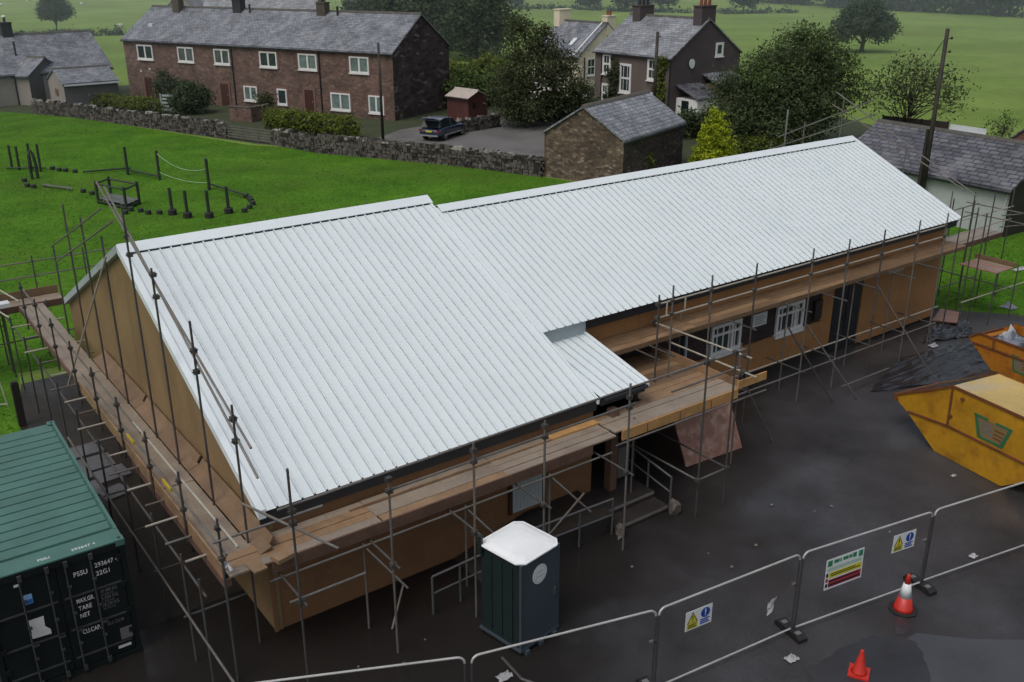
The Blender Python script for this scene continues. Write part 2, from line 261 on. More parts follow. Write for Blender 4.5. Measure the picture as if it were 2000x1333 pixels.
M['l_grass'] = leaf_mat('grass_blade', (0.036, 0.108, 0.006), (0.072, 0.178, 0.014), trans=0.1)
_nt = M['l_grass'].node_tree; _c = _nt.nodes.new('ShaderNodeCombineXYZ'); _c.inputs[2].default_value = 1.0; _nt.links.new(_c.outputs[0], _nt.nodes['Principled BSDF'].inputs['Normal'])
M['bloom'] = mat('pale_blossom', (0.42, 0.40, 0.38), rough=0.8, var=0.15)

# ------------------------------------------------------------------ mesh builder
class MB:
    def __init__(s): s.v = []; s.f = []; s.mi = []
    def add(s, vs, fs, mi=0):
        o = len(s.v); s.v += [tuple(v) for v in vs]; s.f += [tuple(i + o for i in f) for f in fs]; s.mi += [mi] * len(fs); return s
    def box(s, lo, hi, mi=0, rot=0.0, c=None):
        x0, y0, z0 = lo; x1, y1, z1 = hi
        vs = [(x0,y0,z0),(x1,y0,z0),(x1,y1,z0),(x0,y1,z0),(x0,y0,z1),(x1,y0,z1),(x1,y1,z1),(x0,y1,z1)]
        if rot:
            cx, cy = c or ((x0 + x1) / 2, (y0 + y1) / 2); ca, sa = math.cos(rot), math.sin(rot)
            vs = [(cx + (x - cx) * ca - (y - cy) * sa, cy + (x - cx) * sa + (y - cy) * ca, z) for x, y, z in vs]
        return s.add(vs, [(0,3,2,1),(4,5,6,7),(0,1,5,4),(1,2,6,5),(2,3,7,6),(3,0,4,7)], mi)
    def obox(s, o, a, b, c, mi=0):
        """box from corner o with edge vectors a, b, c (right-handed)"""
        o, a, b, c = (Vector(t) for t in (o, a, b, c))
        if a.cross(b).dot(c) < 0: a, b = b, a
        vs = [o, o + a, o + a + b, o + b, o + c, o + a + c, o + a + b + c, o + b + c]
        return s.add(vs, [(0,3,2,1),(4,5,6,7),(0,1,5,4),(1,2,6,5),(2,3,7,6),(3,0,4,7)], mi)
    def tube(s, p, q, r=0.024, r2=None, n=8, mi=0, cap=True):
        p, q = Vector(p), Vector(q); d = (q - p).normalized()
        a = d.orthogonal().normalized(); b = d.cross(a); r2 = r if r2 is None else r2
        vs = [p + (a * math.cos(2*math.pi*i/n) + b * math.sin(2*math.pi*i/n)) * r for i in range(n)]
        vs += [q + (a * math.cos(2*math.pi*i/n) + b * math.sin(2*math.pi*i/n)) * r2 for i in range(n)]
        fs = [(i, (i+1) % n, n + (i+1) % n, n + i) for i in range(n)]
        if cap: fs += [tuple(range(n-1, -1, -1)), tuple(range(n, 2*n))]
        return s.add(vs, fs, mi)
    def poly(s, pts, r=0.02, n=8, mi=0, closed=False):
        """bent tube through points"""
        P = [Vector(p) for p in pts]; k = len(P); rings = []
        prev = None
        for i in range(k):
            if closed: d = (P[(i+1) % k] - P[i-1])
            else: d = P[min(i+1, k-1)] - P[max(i-1, 0)]
            d.normalize()
            a = (prev - d * prev.dot(d)).normalized() if prev is not None else d.orthogonal().normalized()
            prev = a; b = d.cross(a); rr = r[i] if isinstance(r, (list, tuple)) else r
            rings.append([P[i] + (a * math.cos(2*math.pi*j/n) + b * math.sin(2*math.pi*j/n)) * rr for j in range(n)])
        vs = [v for g in rings for v in g]; fs = []
        for i in range(k if closed else k - 1):
            o = i * n; o2 = ((i + 1) % k) * n
            fs += [(o + j, o + (j+1) % n, o2 + (j+1) % n, o2 + j) for j in range(n)]
        if not closed: fs += [tuple(range(n-1, -1, -1)), tuple(range((k-1)*n, k*n))]
        return s.add(vs, fs, mi)
    def lathe(s, prof, c=(0,0,0), n=20, mi=0):
        vs = []; fs = []
        for r, z in prof: vs += [(c[0] + r*math.cos(2*math.pi*i/n), c[1] + r*math.sin(2*math.pi*i/n), c[2] + z) for i in range(n)]
        for k in range(len(prof) - 1):
            o = k*n; fs += [(o+i, o+(i+1) % n, o+n+(i+1) % n, o+n+i) for i in range(n)]
        fs += [tuple(range(n-1, -1, -1)), tuple(range((len(prof)-1)*n, len(prof)*n))]
        return s.add(vs, fs, mi)
    def prism(s, pts, vec, mi=0):
        """planar polygon pts extruded by vec"""
        n = len(pts); P = [Vector(p) for p in pts]; v = Vector(vec)
        nn = sum(((P[i] - P[0]).cross(P[(i+1) % n] - P[0]) for i in range(1, n-1)), Vector())
        if nn.dot(v) > 0: P = P[::-1]
        vs = P + [p + v for p in P]
        fs = [tuple(range(n)), tuple(range(2*n-1, n-1, -1))] + [((i+1) % n, i, n + i, n + (i+1) % n) for i in range(n)]
        return s.add(vs, fs, mi)
    def build(s, name, m, parent=None, loc=None, smooth=False, data=None):
        me = bpy.data.meshes.new(name)
        off = Vector(loc) if loc is not None else Vector((0, 0, 0))
        if parent is not None and loc is None: off = Vector(parent.get('_o', (0, 0, 0)))
        if loc is None and parent is None: off = Vector((0, 0, 0))
        me.from_pydata([tuple(Vector(v) - off) for v in s.v], [], s.f); me.validate(clean_customdata=False)
        ms = m if isinstance(m, (list, tuple)) else [m]
        for q in ms: me.materials.append(q)
        if len(ms) > 1: me.polygons.foreach_set('material_index', s.mi[:len(me.polygons)])
        uvl = me.uv_layers.new(name='UVMap')
        nl = len(me.loops); uv = np.zeros((nl, 2))
        for p in me.polygons:
            nz = p.normal
            if abs(nz.z) > 0.97: t = Vector((1, 0, 0)); w = Vector((0, 1, 0))
            else: t = Vector((0, 0, 1)).cross(nz).normalized(); w = nz.cross(t)
            for li in p.loop_indices:
                co = me.vertices[me.loops[li].vertex_index].co + off
                uv[li] = (co.dot(t), co.dot(w))
        uvl.data.foreach_set('uv', uv.ravel())
        if smooth: me.polygons.foreach_set('use_smooth', [True] * len(me.polygons))
        o = bpy.data.objects.new(name, me); COL.objects.link(o)
        if parent is not None:
            o.parent = parent
            if '_o' not in parent.keys(): pass
            po = parent.get('_o', (0, 0, 0)); o.location = off - Vector(po)
            o['_o'] = tuple(off)
        else:
            o.location = off; o['_o'] = tuple(off)
        return o

def thing(name, label, cat, loc, group=None):
    o = bpy.data.objects.new(name, None); COL.objects.link(o); o.location = loc; o.empty_display_size = 0.2
    o['label'] = label; o['category'] = cat; o['_o'] = tuple(loc)
    if group: o['group'] = group
    return o
def tag(o, label, cat, group=None):
    o['label'] = label; o['category'] = cat
    if group: o['group'] = group
    return o
def struct(name, mb, m, **k):
    o = mb.build(name, m, **k); o['kind'] = 'structure'; return o
def copy_tree(o, parent=None):
    c = o.copy(); COL.objects.link(c)
    if parent is not None: c.parent = parent
    for ch in list(o.children): copy_tree(ch, c)
    return c
def text_mesh(name, s, size, origin, right, up, m, parent, width=None, depth=0.004):
    cu = bpy.data.curves.new(name, 'FONT'); cu.body = s; cu.size = size; cu.extrude = 0; cu.space_character = 1.05
    cu.offset = size * 0.012
    to = bpy.data.objects.new(name + '_tmp', cu); COL.objects.link(to)
    bpy.context.view_layer.update()
    me = bpy.data.meshes.new_from_object(to.evaluated_get(bpy.context.evaluated_depsgraph_get()))
    bpy.data.objects.remove(to); bpy.data.curves.remove(cu)
    r, u = Vector(right).normalized(), Vector(up).normalized(); n = r.cross(u); o0 = Vector(origin) + n * depth
    xs = [v.co.x for v in me.vertices]; sx = 1.0
    if width and xs: sx = width / (max(xs) - min(xs))
    off = Vector(parent.get('_o', (0, 0, 0)))
    for v in me.vertices: v.co = o0 + r * (v.co.x * sx) + u * v.co.y - off
    me.materials.clear(); me.materials.append(m); me.name = name
    o = bpy.data.objects.new(name, me); COL.objects.link(o); o.parent = parent; o['_o'] = tuple(off)
    return o

# ------------------------------------------------------------------ foliage
def leaves(n, blobs, size, clump=0.35, per=26, flat=0.0, shell=0.55, seed=0):
    """leaf-sized quads in clumps spread through ellipsoid blobs (cx,cy,cz,rx,ry,rz)"""
    g = np.random.default_rng(seed)
    vol = np.array([b[3]*b[4] + b[4]*b[5] + b[3]*b[5] for b in blobs]); vol = vol / vol.sum()
    nc = max(3, n // per)
    bi = g.choice(len(blobs), nc, p=vol); B = np.array(blobs)[bi]
    d = g.normal(size=(nc, 3)); d /= np.linalg.norm(d, axis=1)[:, None]
    rad = shell + (1 - shell) * g.random(nc) ** 0.7
    rad *= 0.82 + 0.30 * g.random(nc)
    cc = B[:, :3] + d * B[:, 3:6] * rad[:, None]
    ci = g.integers(0, nc, n)
    cs = clump * (0.6 + 0.9 * g.random(nc))
    pos = cc[ci] + g.normal(size=(n, 3)) * cs[ci][:, None] * np.array([1, 1, 0.75])
    nrm = g.normal(size=(n, 3)) * 0.8 + d[ci] * 0.7 + np.array([0, 0, 0.55]); nrm /= np.linalg.norm(nrm, axis=1)[:, None]
    t = np.cross(nrm, g.normal(size=(n, 3))); t /= np.linalg.norm(t, axis=1)[:, None]; b = np.cross(nrm, t)
    sz = size * (0.55 + 0.9 * g.random(n))[:, None]
    v = np.empty((n, 4, 3)); v[:, 0] = pos - t*sz; v[:, 1] = pos - b*sz*0.45 ; v[:, 2] = pos + t*sz; v[:, 3] = pos + b*sz*0.45
    return v
def leaf_obj(name, v, m, parent, loc=None):
    off = np.array(parent.get('_o', (0, 0, 0))) if parent is not None else np.array(loc)
    n = len(v); me = bpy.data.meshes.new(name)
    me.vertices.add(n*4); me.vertices.foreach_set('co', (v - off).astype(np.float32).ravel())
    me.loops.add(n*4); me.loops.foreach_set('vertex_index', np.arange(n*4, dtype=np.int32))
    me.polygons.add(n); me.polygons.foreach_set('loop_start', np.arange(0, n*4, 4, dtype=np.int32)); me.polygons.foreach_set('loop_total', np.full(n, 4, dtype=np.int32))
    me.update(); me.validate(); me.materials.append(m)
    o = bpy.data.objects.new(name, me); COL.objects.link(o)
    if parent is not None: o.parent = parent
    else: o.location = loc
    o['_o'] = tuple(off)
    return o
def limbs(base, top, r, blobs, nb=10, seed=0, n=7, twig=True):
    """tapered trunk with forking limbs reaching into the crown"""
    g = random.Random(seed); mb = MB(); b = Vector(base); t = Vector(top)
    P = []; k = 6
    for i in range(k + 1):
        f = i / k; P.append(b.lerp(t, f) + Vector((g.uniform(-1, 1), g.uniform(-1, 1), 0)) * 0.05 * (t - b).length * f)
    mb.poly(P, [r * (1.25 if i == 0 else 1 - 0.75 * i / k) for i in range(k + 1)], n)
    for i in range(nb):
        q = g.choice(blobs); f = g.uniform(0.3, 0.95); s = P[min(k, int(f * k))]
        d = Vector((g.gauss(0, 1), g.gauss(0, 1), g.gauss(0.3, 0.7))).normalized()
        e = Vector((q[0] + d.x*q[3]*0.85, q[1] + d.y*q[4]*0.85, q[2] + d.z*q[5]*0.85))
        mid = s.lerp(e, 0.5) + Vector((g.uniform(-.3, .3), g.uniform(-.3, .3), g.uniform(0, .4)))
        rr = r * 0.42 * (1.1 - f * 0.5)
        mb.poly([s, s.lerp(mid, 0.5), mid, e], [rr, rr*0.8, rr*0.55, rr*0.2], 5)
        if twig:
            for _ in range(3):
                e2 = mid.lerp(e, g.uniform(0.1, 0.8)); d2 = Vector((g.gauss(0, 1), g.gauss(0, 1), g.gauss(0.3, 0.6))).normalized() * g.uniform(0.5, 1.4)
                mb.poly([e2, e2 + d2*0.5 + Vector((0, 0, 0.1)), e2 + d2], [rr*0.35, rr*0.22, rr*0.08], 4)
    return mb
def tree(name, label, base, trunk_h, r, blobs, n, size, lm, cat='tree', group=None, clump=0.4, nb=10, seed=0, bark=None, shell=0.5, per=26):
    o = thing(name, label, cat, (base[0], base[1], base[2] if len(base) > 2 else 0), group)
    z0 = base[2] if len(base) > 2 else 0
    B = [(base[0]+q[0], base[1]+q[1], z0+q[2], q[3], q[4], q[5]) for q in blobs]
    limbs((base[0], base[1], z0 - 0.1), (base[0], base[1], z0 + trunk_h), r, B, nb, seed).build('trunk', bark or M['bark'], o, smooth=True)
    leaf_obj('crown', leaves(n, B, size, clump, per=per, seed=seed + 100, shell=shell), lm, o)
    return o

# ------------------------------------------------------------------ houses
def frame2(F, d, w):
    d = Vector((*d, 0)).normalized(); p = Vector((d.y, -d.x, 0))      # p points to the right of d
    if p.dot(Vector((*w, 0))) < 0: p = -p
    return Vector((*F, 0)), d, p
def gable_house(name, label, cat, F, d, w, length, width, ze, zr, wallm, roofm, gablem=None, over=0.15, ridge=None, group=None, z0=0.0, thick=0.12, verge=0.12, trim=None):
    """F near corner, d direction of the eaves, w direction across; returns thing and a point function P(s, t, z)"""
    F, d, p = frame2(F, d, w); o = thing(name, label, cat, (F.x, F.y, z0), group)
    P = lambda s, t, z: F + d*s + p*t + Vector((0, 0, z))
    def W(s0, t0, s1, t1, mb, zt0=ze, zt1=ze): pass
    mb = MB(); a, b2, c, e = P(0,0,0), P(length,0,0), P(length,width,0), P(0,width,0)
    up = Vector((0,0,1))
    for q in (a, b2, c, e): q.z = z0
    A, B, C, E = (Vector((q.x, q.y, ze)) for q in (a, b2, c, e)); R0, R1 = P(0, width/2, zr), P(length, width/2, zr)
    mb.add([a, b2, B, A], [(0,1,2,3)], 0); mb.add([c, e, E, C], [(0,1,2,3)], 0)
    mb.add([e, a, A, R0, E], [(0,1,2,3,4)], 1); mb.add([b2, c, C, R1, B], [(0,1,2,3,4)], 1)
    wo = mb.build('wall', [wallm, gablem or wallm], o)
    sl = (zr - ze) / (width/2); rb = MB()
    for sgn in (0, 1):
        t0 = -over if not sgn else width + over; z_e = ze - sl*over
        q = [P(-verge, t0, z_e + 0.02), P(length + verge, t0, z_e + 0.02), P(length + verge, width/2, zr + 0.02), P(-verge, width/2, zr + 0.02)]
        rb.prism(q, (0, 0, thick))
    ro = rb.build('roof', roofm, o)
    cb = MB(); rr = P(-verge, width/2, zr + thick + 0.03); rv = d * (length + 2*verge)
    cb.prism([rr - p*0.17 + Vector((0,0,-0.08)), rr + p*0.17 + Vector((0,0,-0.08)), rr + p*0.05 + Vector((0,0,0.07)), rr - p*0.05 + Vector((0,0,0.07))], rv)
    cb.build('ridge_cap', ridge or M['ridge'], o)
    gb = MB(); g0 = P(-verge, -over - 0.1, ze - sl*over - 0.08); gb.obox(g0, d*(length + 2*verge), p*0.1, Vector((0,0,0.09))); gb.build('gutter', M['black'], o)
    return o, P, d, p
def window_on(o, O, r, u, w, h, nrm, panes=2, frame=0.09, fm=None, gm=None, sill=True, bars=0, depth=0.06, mid=None, surround=None, name='window'):
    """window: lower-left O, right r, up u (unit), outward nrm"""
    r, u, nrm = Vector(r).normalized(), Vector(u).normalized(), Vector(nrm).normalized(); O = Vector(O)
    fm = fm or M['upvc']; gm = gm or M['glass']; fb = MB()
    b = O + nrm*0.004
    def bar(x0, y0, x1, y1, dep): fb.obox(b + r*x0 + u*y0, r*(x1-x0), u*(y1-y0), nrm*dep)
    bar(0, 0, w, frame, depth); bar(0, h-frame, w, h, depth); bar(0, frame, frame, h-frame, depth); bar(w-frame, frame, w, h-frame, depth)
    for i in range(1, panes):
        x = w*i/panes; bar(x - frame*0.6, frame, x + frame*0.6, h-frame, depth*0.9)
    if mid: bar(frame, h*mid - frame*0.4, w-frame, h*mid + frame*0.4, depth*0.85)
    for i in range(1, bars + 1):
        x = w*i/(bars + 1); bar(x-0.02, frame, x+0.02, h-frame, depth*0.7)
    wo = fb.build(name, fm, o)
    pb = MB(); pb.obox(b + r*frame*0.8 + u*frame*0.8, r*(w - 1.6*frame), u*(h - 1.6*frame), nrm*0.02); pb.build('pane', gm, wo)
    if sill: sb = MB(); sb.obox(b - r*0.06 - u*0.11, r*(w + 0.12), u*0.1, nrm*0.14); sb.build('sill', fm, wo)
    if surround:
        qb = MB(); s = 0.2
        qb.obox(O - r*s - u*0.0 + nrm*0.001, r*(s - 0.002), u*h, nrm*0.035); qb.obox(O + r*(w + 0.002), r*(s - 0.002), u*h, nrm*0.035); qb.obox(O - r*s + u*(h + 0.002), r*(w + 2*s), u*s, nrm*0.035)
        qb.build('surround', surround, wo)
    return wo
def chimney_on(o, c, w, dp, z0, z1, d, p, m, pots=2, potm=None, cap=True, taper=0.0):
    c = Vector((c[0], c[1], 0)); mb = MB()
    q = c - d*w/2 - p*dp/2 + Vector((0, 0, z0)); mb.obox(q, d*w, p*dp, Vector((0, 0, z1 - z0)))
    if cap: q = c - d*(w/2 + .06) - p*(dp/2 + .06) + Vector((0, 0, z1 + 0.002)); mb.obox(q, d*(w + .12), p*(dp + .12), Vector((0, 0, 0.1)))
    ch = mb.build('chimney', m, o)
    for i in range(pots):
        a = c + d*w*((i + .5)/pots - .5)
        MB().lathe([(0.13, 0), (0.11, 0.35), (0.14, 0.36), (0.14, 0.42), (0.1, 0.42)], (a.x, a.y, z1 + 0.105), 10).build('chimney_pot', potm or M['pot'], ch)
    return ch
# ------------------------------------------------------------------ ground
def sheet(name, pts, z, m, sub=False):
    mb = MB(); mb.add([(x, y, z) for x, y in pts], [tuple(range(len(pts)))]); o = mb.build(name, m); o['kind'] = 'structure'
    if o.data.polygons[0].normal.z < 0: o.data.flip_normals()
    return o
M['g_field'] = ground_mat('pasture', (0.085, 0.150, 0.027), (0.190, 0.275, 0.066), 0.05, 0.7, 0.9, spec=0.12, ramp=(0.52, 1.0), bump=0.5, fine=6, bdist=0.1, patch=(0.115, 0.150, 0.042), patch_s=0.03)
M['g_play'] = ground_mat('mown_grass', (0.026, 0.092, 0.005), (0.088, 0.205, 0.014), 0.30, 3.0, 0.9, spec=0.12, bump=0.9, fine=7, bdist=0.10, patch=(0.070, 0.118, 0.016), patch_s=0.12, ramp=(0.55, 1.0))
M['g_asphalt'] = ground_mat('wet_asphalt', (0.013, 0.0118, 0.0118), (0.062, 0.060, 0.065), 0.30, 28.0, 0.45, rvar=0.16, ramp=(0.5, 1.02), film=1.0, bump=0.55, fine=70, bdist=0.012, patch=(0.027, 0.023, 0.021), patch_s=0.13, spec=0.28)
def dirt_shade_gradient(m, c):
    # trodden mud plus the building's shade, both painted into the tarmac colour
    nt = m.node_tree; N = nt.nodes; L = nt.links; b = N['Principled BSDF']; src = b.inputs['Base Color'].links[0].from_socket
    geo = N.new('ShaderNodeNewGeometry'); sp = N.new('ShaderNodeSeparateXYZ'); L.new(geo.outputs['Position'], sp.inputs[0])
    a = N.new('ShaderNodeMath'); a.operation = 'MULTIPLY_ADD'; a.inputs[1].default_value = -0.14; a.inputs[2].default_value = -0.35; L.new(sp.outputs[1], a.inputs[0])
    d = N.new('ShaderNodeMath'); d.operation = 'MULTIPLY_ADD'; d.inputs[1].default_value = 0.085; L.new(sp.outputs[0], d.inputs[0]); L.new(a.outputs[0], d.inputs[2])
    n = N.new('ShaderNodeTexNoise'); n.inputs['Scale'].default_value = 0.5; n.inputs['Detail'].default_value = 6; L.new(geo.outputs['Position'], n.inputs['Vector'])
    e = N.new('ShaderNodeMath'); e.operation = 'MULTIPLY_ADD'; e.inputs[1].default_value = 0.9; L.new(n.outputs[0], e.inputs[0]); L.new(d.outputs[0], e.inputs[2])
    mr = N.new('ShaderNodeMapRange'); mr.interpolation_type = 'SMOOTHSTEP'; mr.inputs[1].default_value = 0.92; mr.inputs[2].default_value = 1.62; L.new(e.outputs[0], mr.inputs[0])
    mx = N.new('ShaderNodeMix'); mx.data_type = 'RGBA'; L.new(mr.outputs[0], mx.inputs[0]); mx.inputs[6].default_value = (*c, 1); L.new(src, mx.inputs[7]); L.new(mx.outputs[2], b.inputs['Base Color'])
dirt_shade_gradient(M['g_asphalt'], (0.0125, 0.0105, 0.0095))
M['g_smooth'] = ground_mat('smooth_asphalt', (0.042, 0.044, 0.050), (0.060, 0.063, 0.070), 0.6, 30.0, 0.30, rvar=0.1, film=0.7, bump=0.2, fine=60, bdist=0.006)
M['g_patch'] = ground_mat('dark_wet_asphalt', (0.022, 0.022, 0.025), (0.036, 0.036, 0.041), 0.8, 40.0, 0.25, rvar=0.12, bump=0.2, fine=60, bdist=0.006)
M['g_soil'] = ground_mat('muddy_ground', (0.012, 0.010, 0.0085), (0.030, 0.025, 0.021), 0.6, 9.0, 0.55, rvar=0.2, bump=0.45, fine=9, bdist=0.03)
M['g_gravel'] = ground_mat('grey_gravel', (0.105, 0.100, 0.098), (0.150, 0.145, 0.140), 0.4, 22.0, 0.7, bump=0.6, fine=30, bdist=0.03, patch=(0.085, 0.080, 0.076), patch_s=0.3)
M['g_garden'] = ground_mat('rough_garden', (0.022, 0.032, 0.012), (0.040, 0.055, 0.018), 0.5, 5.0, 0.85, bump=0.7, fine=8, bdist=0.08)

T = MB(); nx = 90
def hgt(x, y):
    # the land swells gently beyond the village
    r = math.hypot(x - 10, y - 10); h = 0.0
    if r > 130: h += 0.000018 * (r - 130) ** 2 * (0.7 + 0.3 * math.sin(x * 0.008 + 1.0) * math.cos(y * 0.006))
    return min(h, 60)
xs = [-700 + 2200 * (i / nx) for i in range(nx + 1)]; ys = [-300 + 1700 * (i / nx) for i in range(nx + 1)]
vs = [(x, y, hgt(x, y)) for y in ys for x in xs]
T.add(vs, [(j*(nx+1)+i, j*(nx+1)+i+1, (j+1)*(nx+1)+i+1, (j+1)*(nx+1)+i) for j in range(nx) for i in range(nx)])
struct('field', T, M['g_field'], smooth=True)
sheet('garden_ground', [(-8, 84), (9.7, 81.5), (14, 74), (21.5, 53), (27, 45), (31.3, 33), (36, 26), (60, 18), (66, 34), (66, 62), (50, 72), (40, 92), (20, 96), (-8, 96)], 0.004, M['g_garden'])
sheet('gravel_yard', [(26.5, 47.5), (31.3, 36), (34.5, 33), (40, 36), (48, 46), (44, 52), (38.5, 53.5), (33, 52)], 0.008, M['g_gravel'])
sheet('playing_field', [(-60, 84), (9.5, 82), (14, 74.5), (20.9, 52.8), (26.8, 44.2), (31.0, 32), (34, 22), (60, 12), (70, -12), (32, -2), (30.1, 0.6), (28.9, 2.2), (28.2, 4), (28.2, 13), (-1.4, 17.5), (-2.2, 11.8), (-2.6, 8.2), (-8, 8.6), (-60, 9)], 0.008, M['g_play'])
sheet('muddy_strip', [(-9, 9.2), (-2.9, 8.9), (-2.4, 11.8), (-1.5, 16.5), (0.3, 16.5), (0.3, 12.4), (28.1, 12.6), (28.1, 3.6), (29.1, 2.4), (30.3, 1.0), (31, -1), (23, 2.9), (0.4, 2.9), (0.3, 1.2), (-9, 1.2)], 0.012, M['g_soil'])
sheet('asphalt_yard', [(-70, -70), (90, -70), (90, -12), (40, -5), (31.2, -1.2), (28.0, 2.6), (23, 3.0), (0.4, 3.0), (0.2, 1.9), (-9, 1.6), (-70, 2)], 0.016, M['g_asphalt'])
def blob(cx, cy, rx, ry, rot, n, seed, j=0.15):
    g = random.Random(seed); out = []
    for i in range(n):
        a = 2*math.pi*i/n; k = 1 + g.uniform(-j, j); x, y = rx*k*math.cos(a), ry*k*math.sin(a)
        out.append((cx + x*math.cos(rot) - y*math.sin(rot), cy + x*math.sin(rot) + y*math.cos(rot)))
    return out
sheet('smooth_asphalt_apron', [(6.69, -7.60), (8.06, -7.46), (10.45, -7.53), (11.18, -8.31), (12.47, -9.29), (11.15, -11.19), (6.70, -9.06)], 0.020, M['g_smooth'])
def ragged(pts, j, seed, k=6):
    g = random.Random(seed); out = []
    for (x0, y0), (x1, y1) in zip(pts, pts[1:] + pts[:1]):
        for i in range(k): t = i/k; out.append((x0 + (x1-x0)*t + g.uniform(-j, j), y0 + (y1-y0)*t + g.uniform(-j, j)))
    return out
sheet('tarmac_patch', ragged([(7.59, -7.12), (8.10, -6.96), (8.90, -6.91), (9.60, -7.06), (10.00, -7.31), (10.20, -7.69), (9.56, -8.40), (8.68, -9.06), (6.78, -7.97)], .035, 4), 0.024, M['g_patch'])
sheet('damp_patch', ragged([(7.78, -6.94), (8.54, -7.11), (8.41, -7.30), (7.58, -7.19)], .05, 5), 0.028, M['g_patch'])
sheet('damp_patch', ragged([(10.51, -6.97), (10.79, -7.14), (10.27, -7.44), (10.06, -7.32)], .03, 6), 0.022, M['g_patch'])
# flagstones by the back corner of the gable
for i, (x, y, sx, sy, a) in enumerate([(-1.9, 10.9, 1.0, .7, .1), (-1.0, 10.5, .8, .7, .05), (-2.0, 10.0, .9, .8, .12), (-1.0, 9.6, .9, .8, .0), (-1.7, 9.1, 1.0, .7, .15), (-.8, 8.7, .8, .7, .1), (-1.6, 8.2, .9, .8, .05), (-1.0, 7.7, .6, .6, .2)]):
    mb = MB(); mb.box((x - sx/2, y - sy/2, 0.014), (x + sx/2, y + sy/2, 0.06 + 0.01*(i % 3)), rot=a)
    o = mb.build('paving_slab', M['slatefloor'], loc=(x, y, 0.014)); tag(o, 'wet grey paving slab on the muddy strip between gable scaffold and green container', 'paving slab', 'wet paving slabs beside the gable')

# ------------------------------------------------------------------ school
SL = 0.455
school = thing('school_building', 'long single-storey building with white ribbed metal roof and ochre boarded walls', 'building', (0, 0, 0))
XA, YR, ZR = 8.49, 7.667, 6.362
zA = lambda y: ZR - SL * (YR - y)
Y2, Z2, XE = 7.22, 6.15, 27.68
zM = lambda y: Z2 - SL * (Y2 - y)
def ribbed(x0, x1, y0, y1, zf, pitch, name, parent, back=False):
    """box-profile sheet: broad pans and narrow raised ribs running up the slope"""
    xs = []; n = max(1, round((x1 - x0) / pitch)); p = (x1 - x0) / n
    for i in range(n):
        a = x0 + i*p
        xs += [(a, 0), (a + p - 0.054, 0), (a + p - 0.036, .034), (a + p - 0.012, .034)]
    xs.append((x1, 0)); mb = MB(); vs = []
    for x, h in xs: vs += [(x, y0, zf(y0) + h - 0.036), (x, y1, zf(y1) + h - 0.036)]
    fs = [(2*i, 2*i+2, 2*i+3, 2*i+1) if y1 > y0 else (2*i, 2*i+1, 2*i+3, 2*i+2) for i in range(len(xs) - 1)]
    mb.add(vs, fs); mb.mi = [1 if (k % 4) == 1 or (k % 4) == 3 else 0 for k in range(len(fs))]; o = mb.build(name, [M['roofwhite'], M['ribshade']], parent)
    so = o.modifiers.new('sheet', 'SOLIDIFY'); so.thickness = 0.006; so.offset = -1
    return o
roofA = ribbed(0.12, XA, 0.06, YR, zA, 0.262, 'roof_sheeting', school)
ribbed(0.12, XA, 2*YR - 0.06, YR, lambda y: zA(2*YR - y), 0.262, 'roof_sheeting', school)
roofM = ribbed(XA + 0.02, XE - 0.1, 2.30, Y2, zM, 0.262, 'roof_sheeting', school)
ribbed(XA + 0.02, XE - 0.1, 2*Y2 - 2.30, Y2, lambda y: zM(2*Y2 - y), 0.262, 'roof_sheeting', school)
# porch lean-to
zP0, zP1, yP0, yP1 = 2.97, 3.56, -0.02, 2.62
zP = lambda y: zP0 + (zP1 - zP0) * (y - yP0) / (yP1 - yP0)
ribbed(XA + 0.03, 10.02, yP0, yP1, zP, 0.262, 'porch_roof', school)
def ridge_cap(x0, x1, y, z, w=0.30):
    mb = MB()
    for s in (-1, 1):
        a = [(x0, y, z + .045), (x0, y + s*w, z + .022 - SL*w), (x0, y + s*w, z + .012 - SL*w), (x0, y, z + .033)]
        mb.prism(a, (x1 - x0, 0, 0))
    mb.build('ridge_cap', M['trimwhite'], school)
    # foam filler blocks closing the ribs under the cap
    mb = MB(); n = round((x1 - x0) / 0.262); p = (x1 - x0 - 0.12) / n
    for s in (-1, 1):
        mb = MB(); mb.obox((x0 + .14, y + s*(w - 0.004), z - SL*w - 0.04), (x1 - x0 - .26, 0, 0), (0, -s*0.02, 0), (0, 0, 0.034)); mb.build('profile_filler', M['black'], school)
ridge_cap(-0.02, XA + 0.05, YR, ZR); ridge_cap(XA + 0.08, XE, Y2, Z2, 0.26)
def verge(x0, x1, ya, yb, zf, drop, m, name='verge_trim', top=0.03):
    mb = MB(); q = [(x0, ya, zf(ya) - drop), (x0, yb, zf(yb) - drop), (x0, yb, zf(yb) + top), (x0, ya, zf(ya) + top)]
    mb.prism(q, (x1 - x0, 0, 0)); return mb.build(name, m, school)
verge(-0.04, 0.11, 0.04, YR - 0.02, zA, 0.16, M['trimwhite'])
verge(-0.04, 0.125, 2*YR - 0.04, YR + 0.02, lambda y: zA(2*YR - y), 0.16, M['greytrim'])
verge(XE - 0.11, XE + 0.02, 2.28, Y2 - 0.02, zM, 0.16, M['trimwhite'])
verge(XE - 0.11, XE + 0.02, 2*Y2 - 2.28, Y2 + 0.02, lambda y: zM(2*Y2 - y), 0.16, M['trimwhite'])
verge(XA - 0.045, XA + 0.015, 0.04, YR - 0.02, zA, 0.13, M['roofwhite'], top=0.004)
verge(9.98, 10.06, yP0 - 0.02, yP1, zP, 0.12, M['trimwhite'], top=0.02)
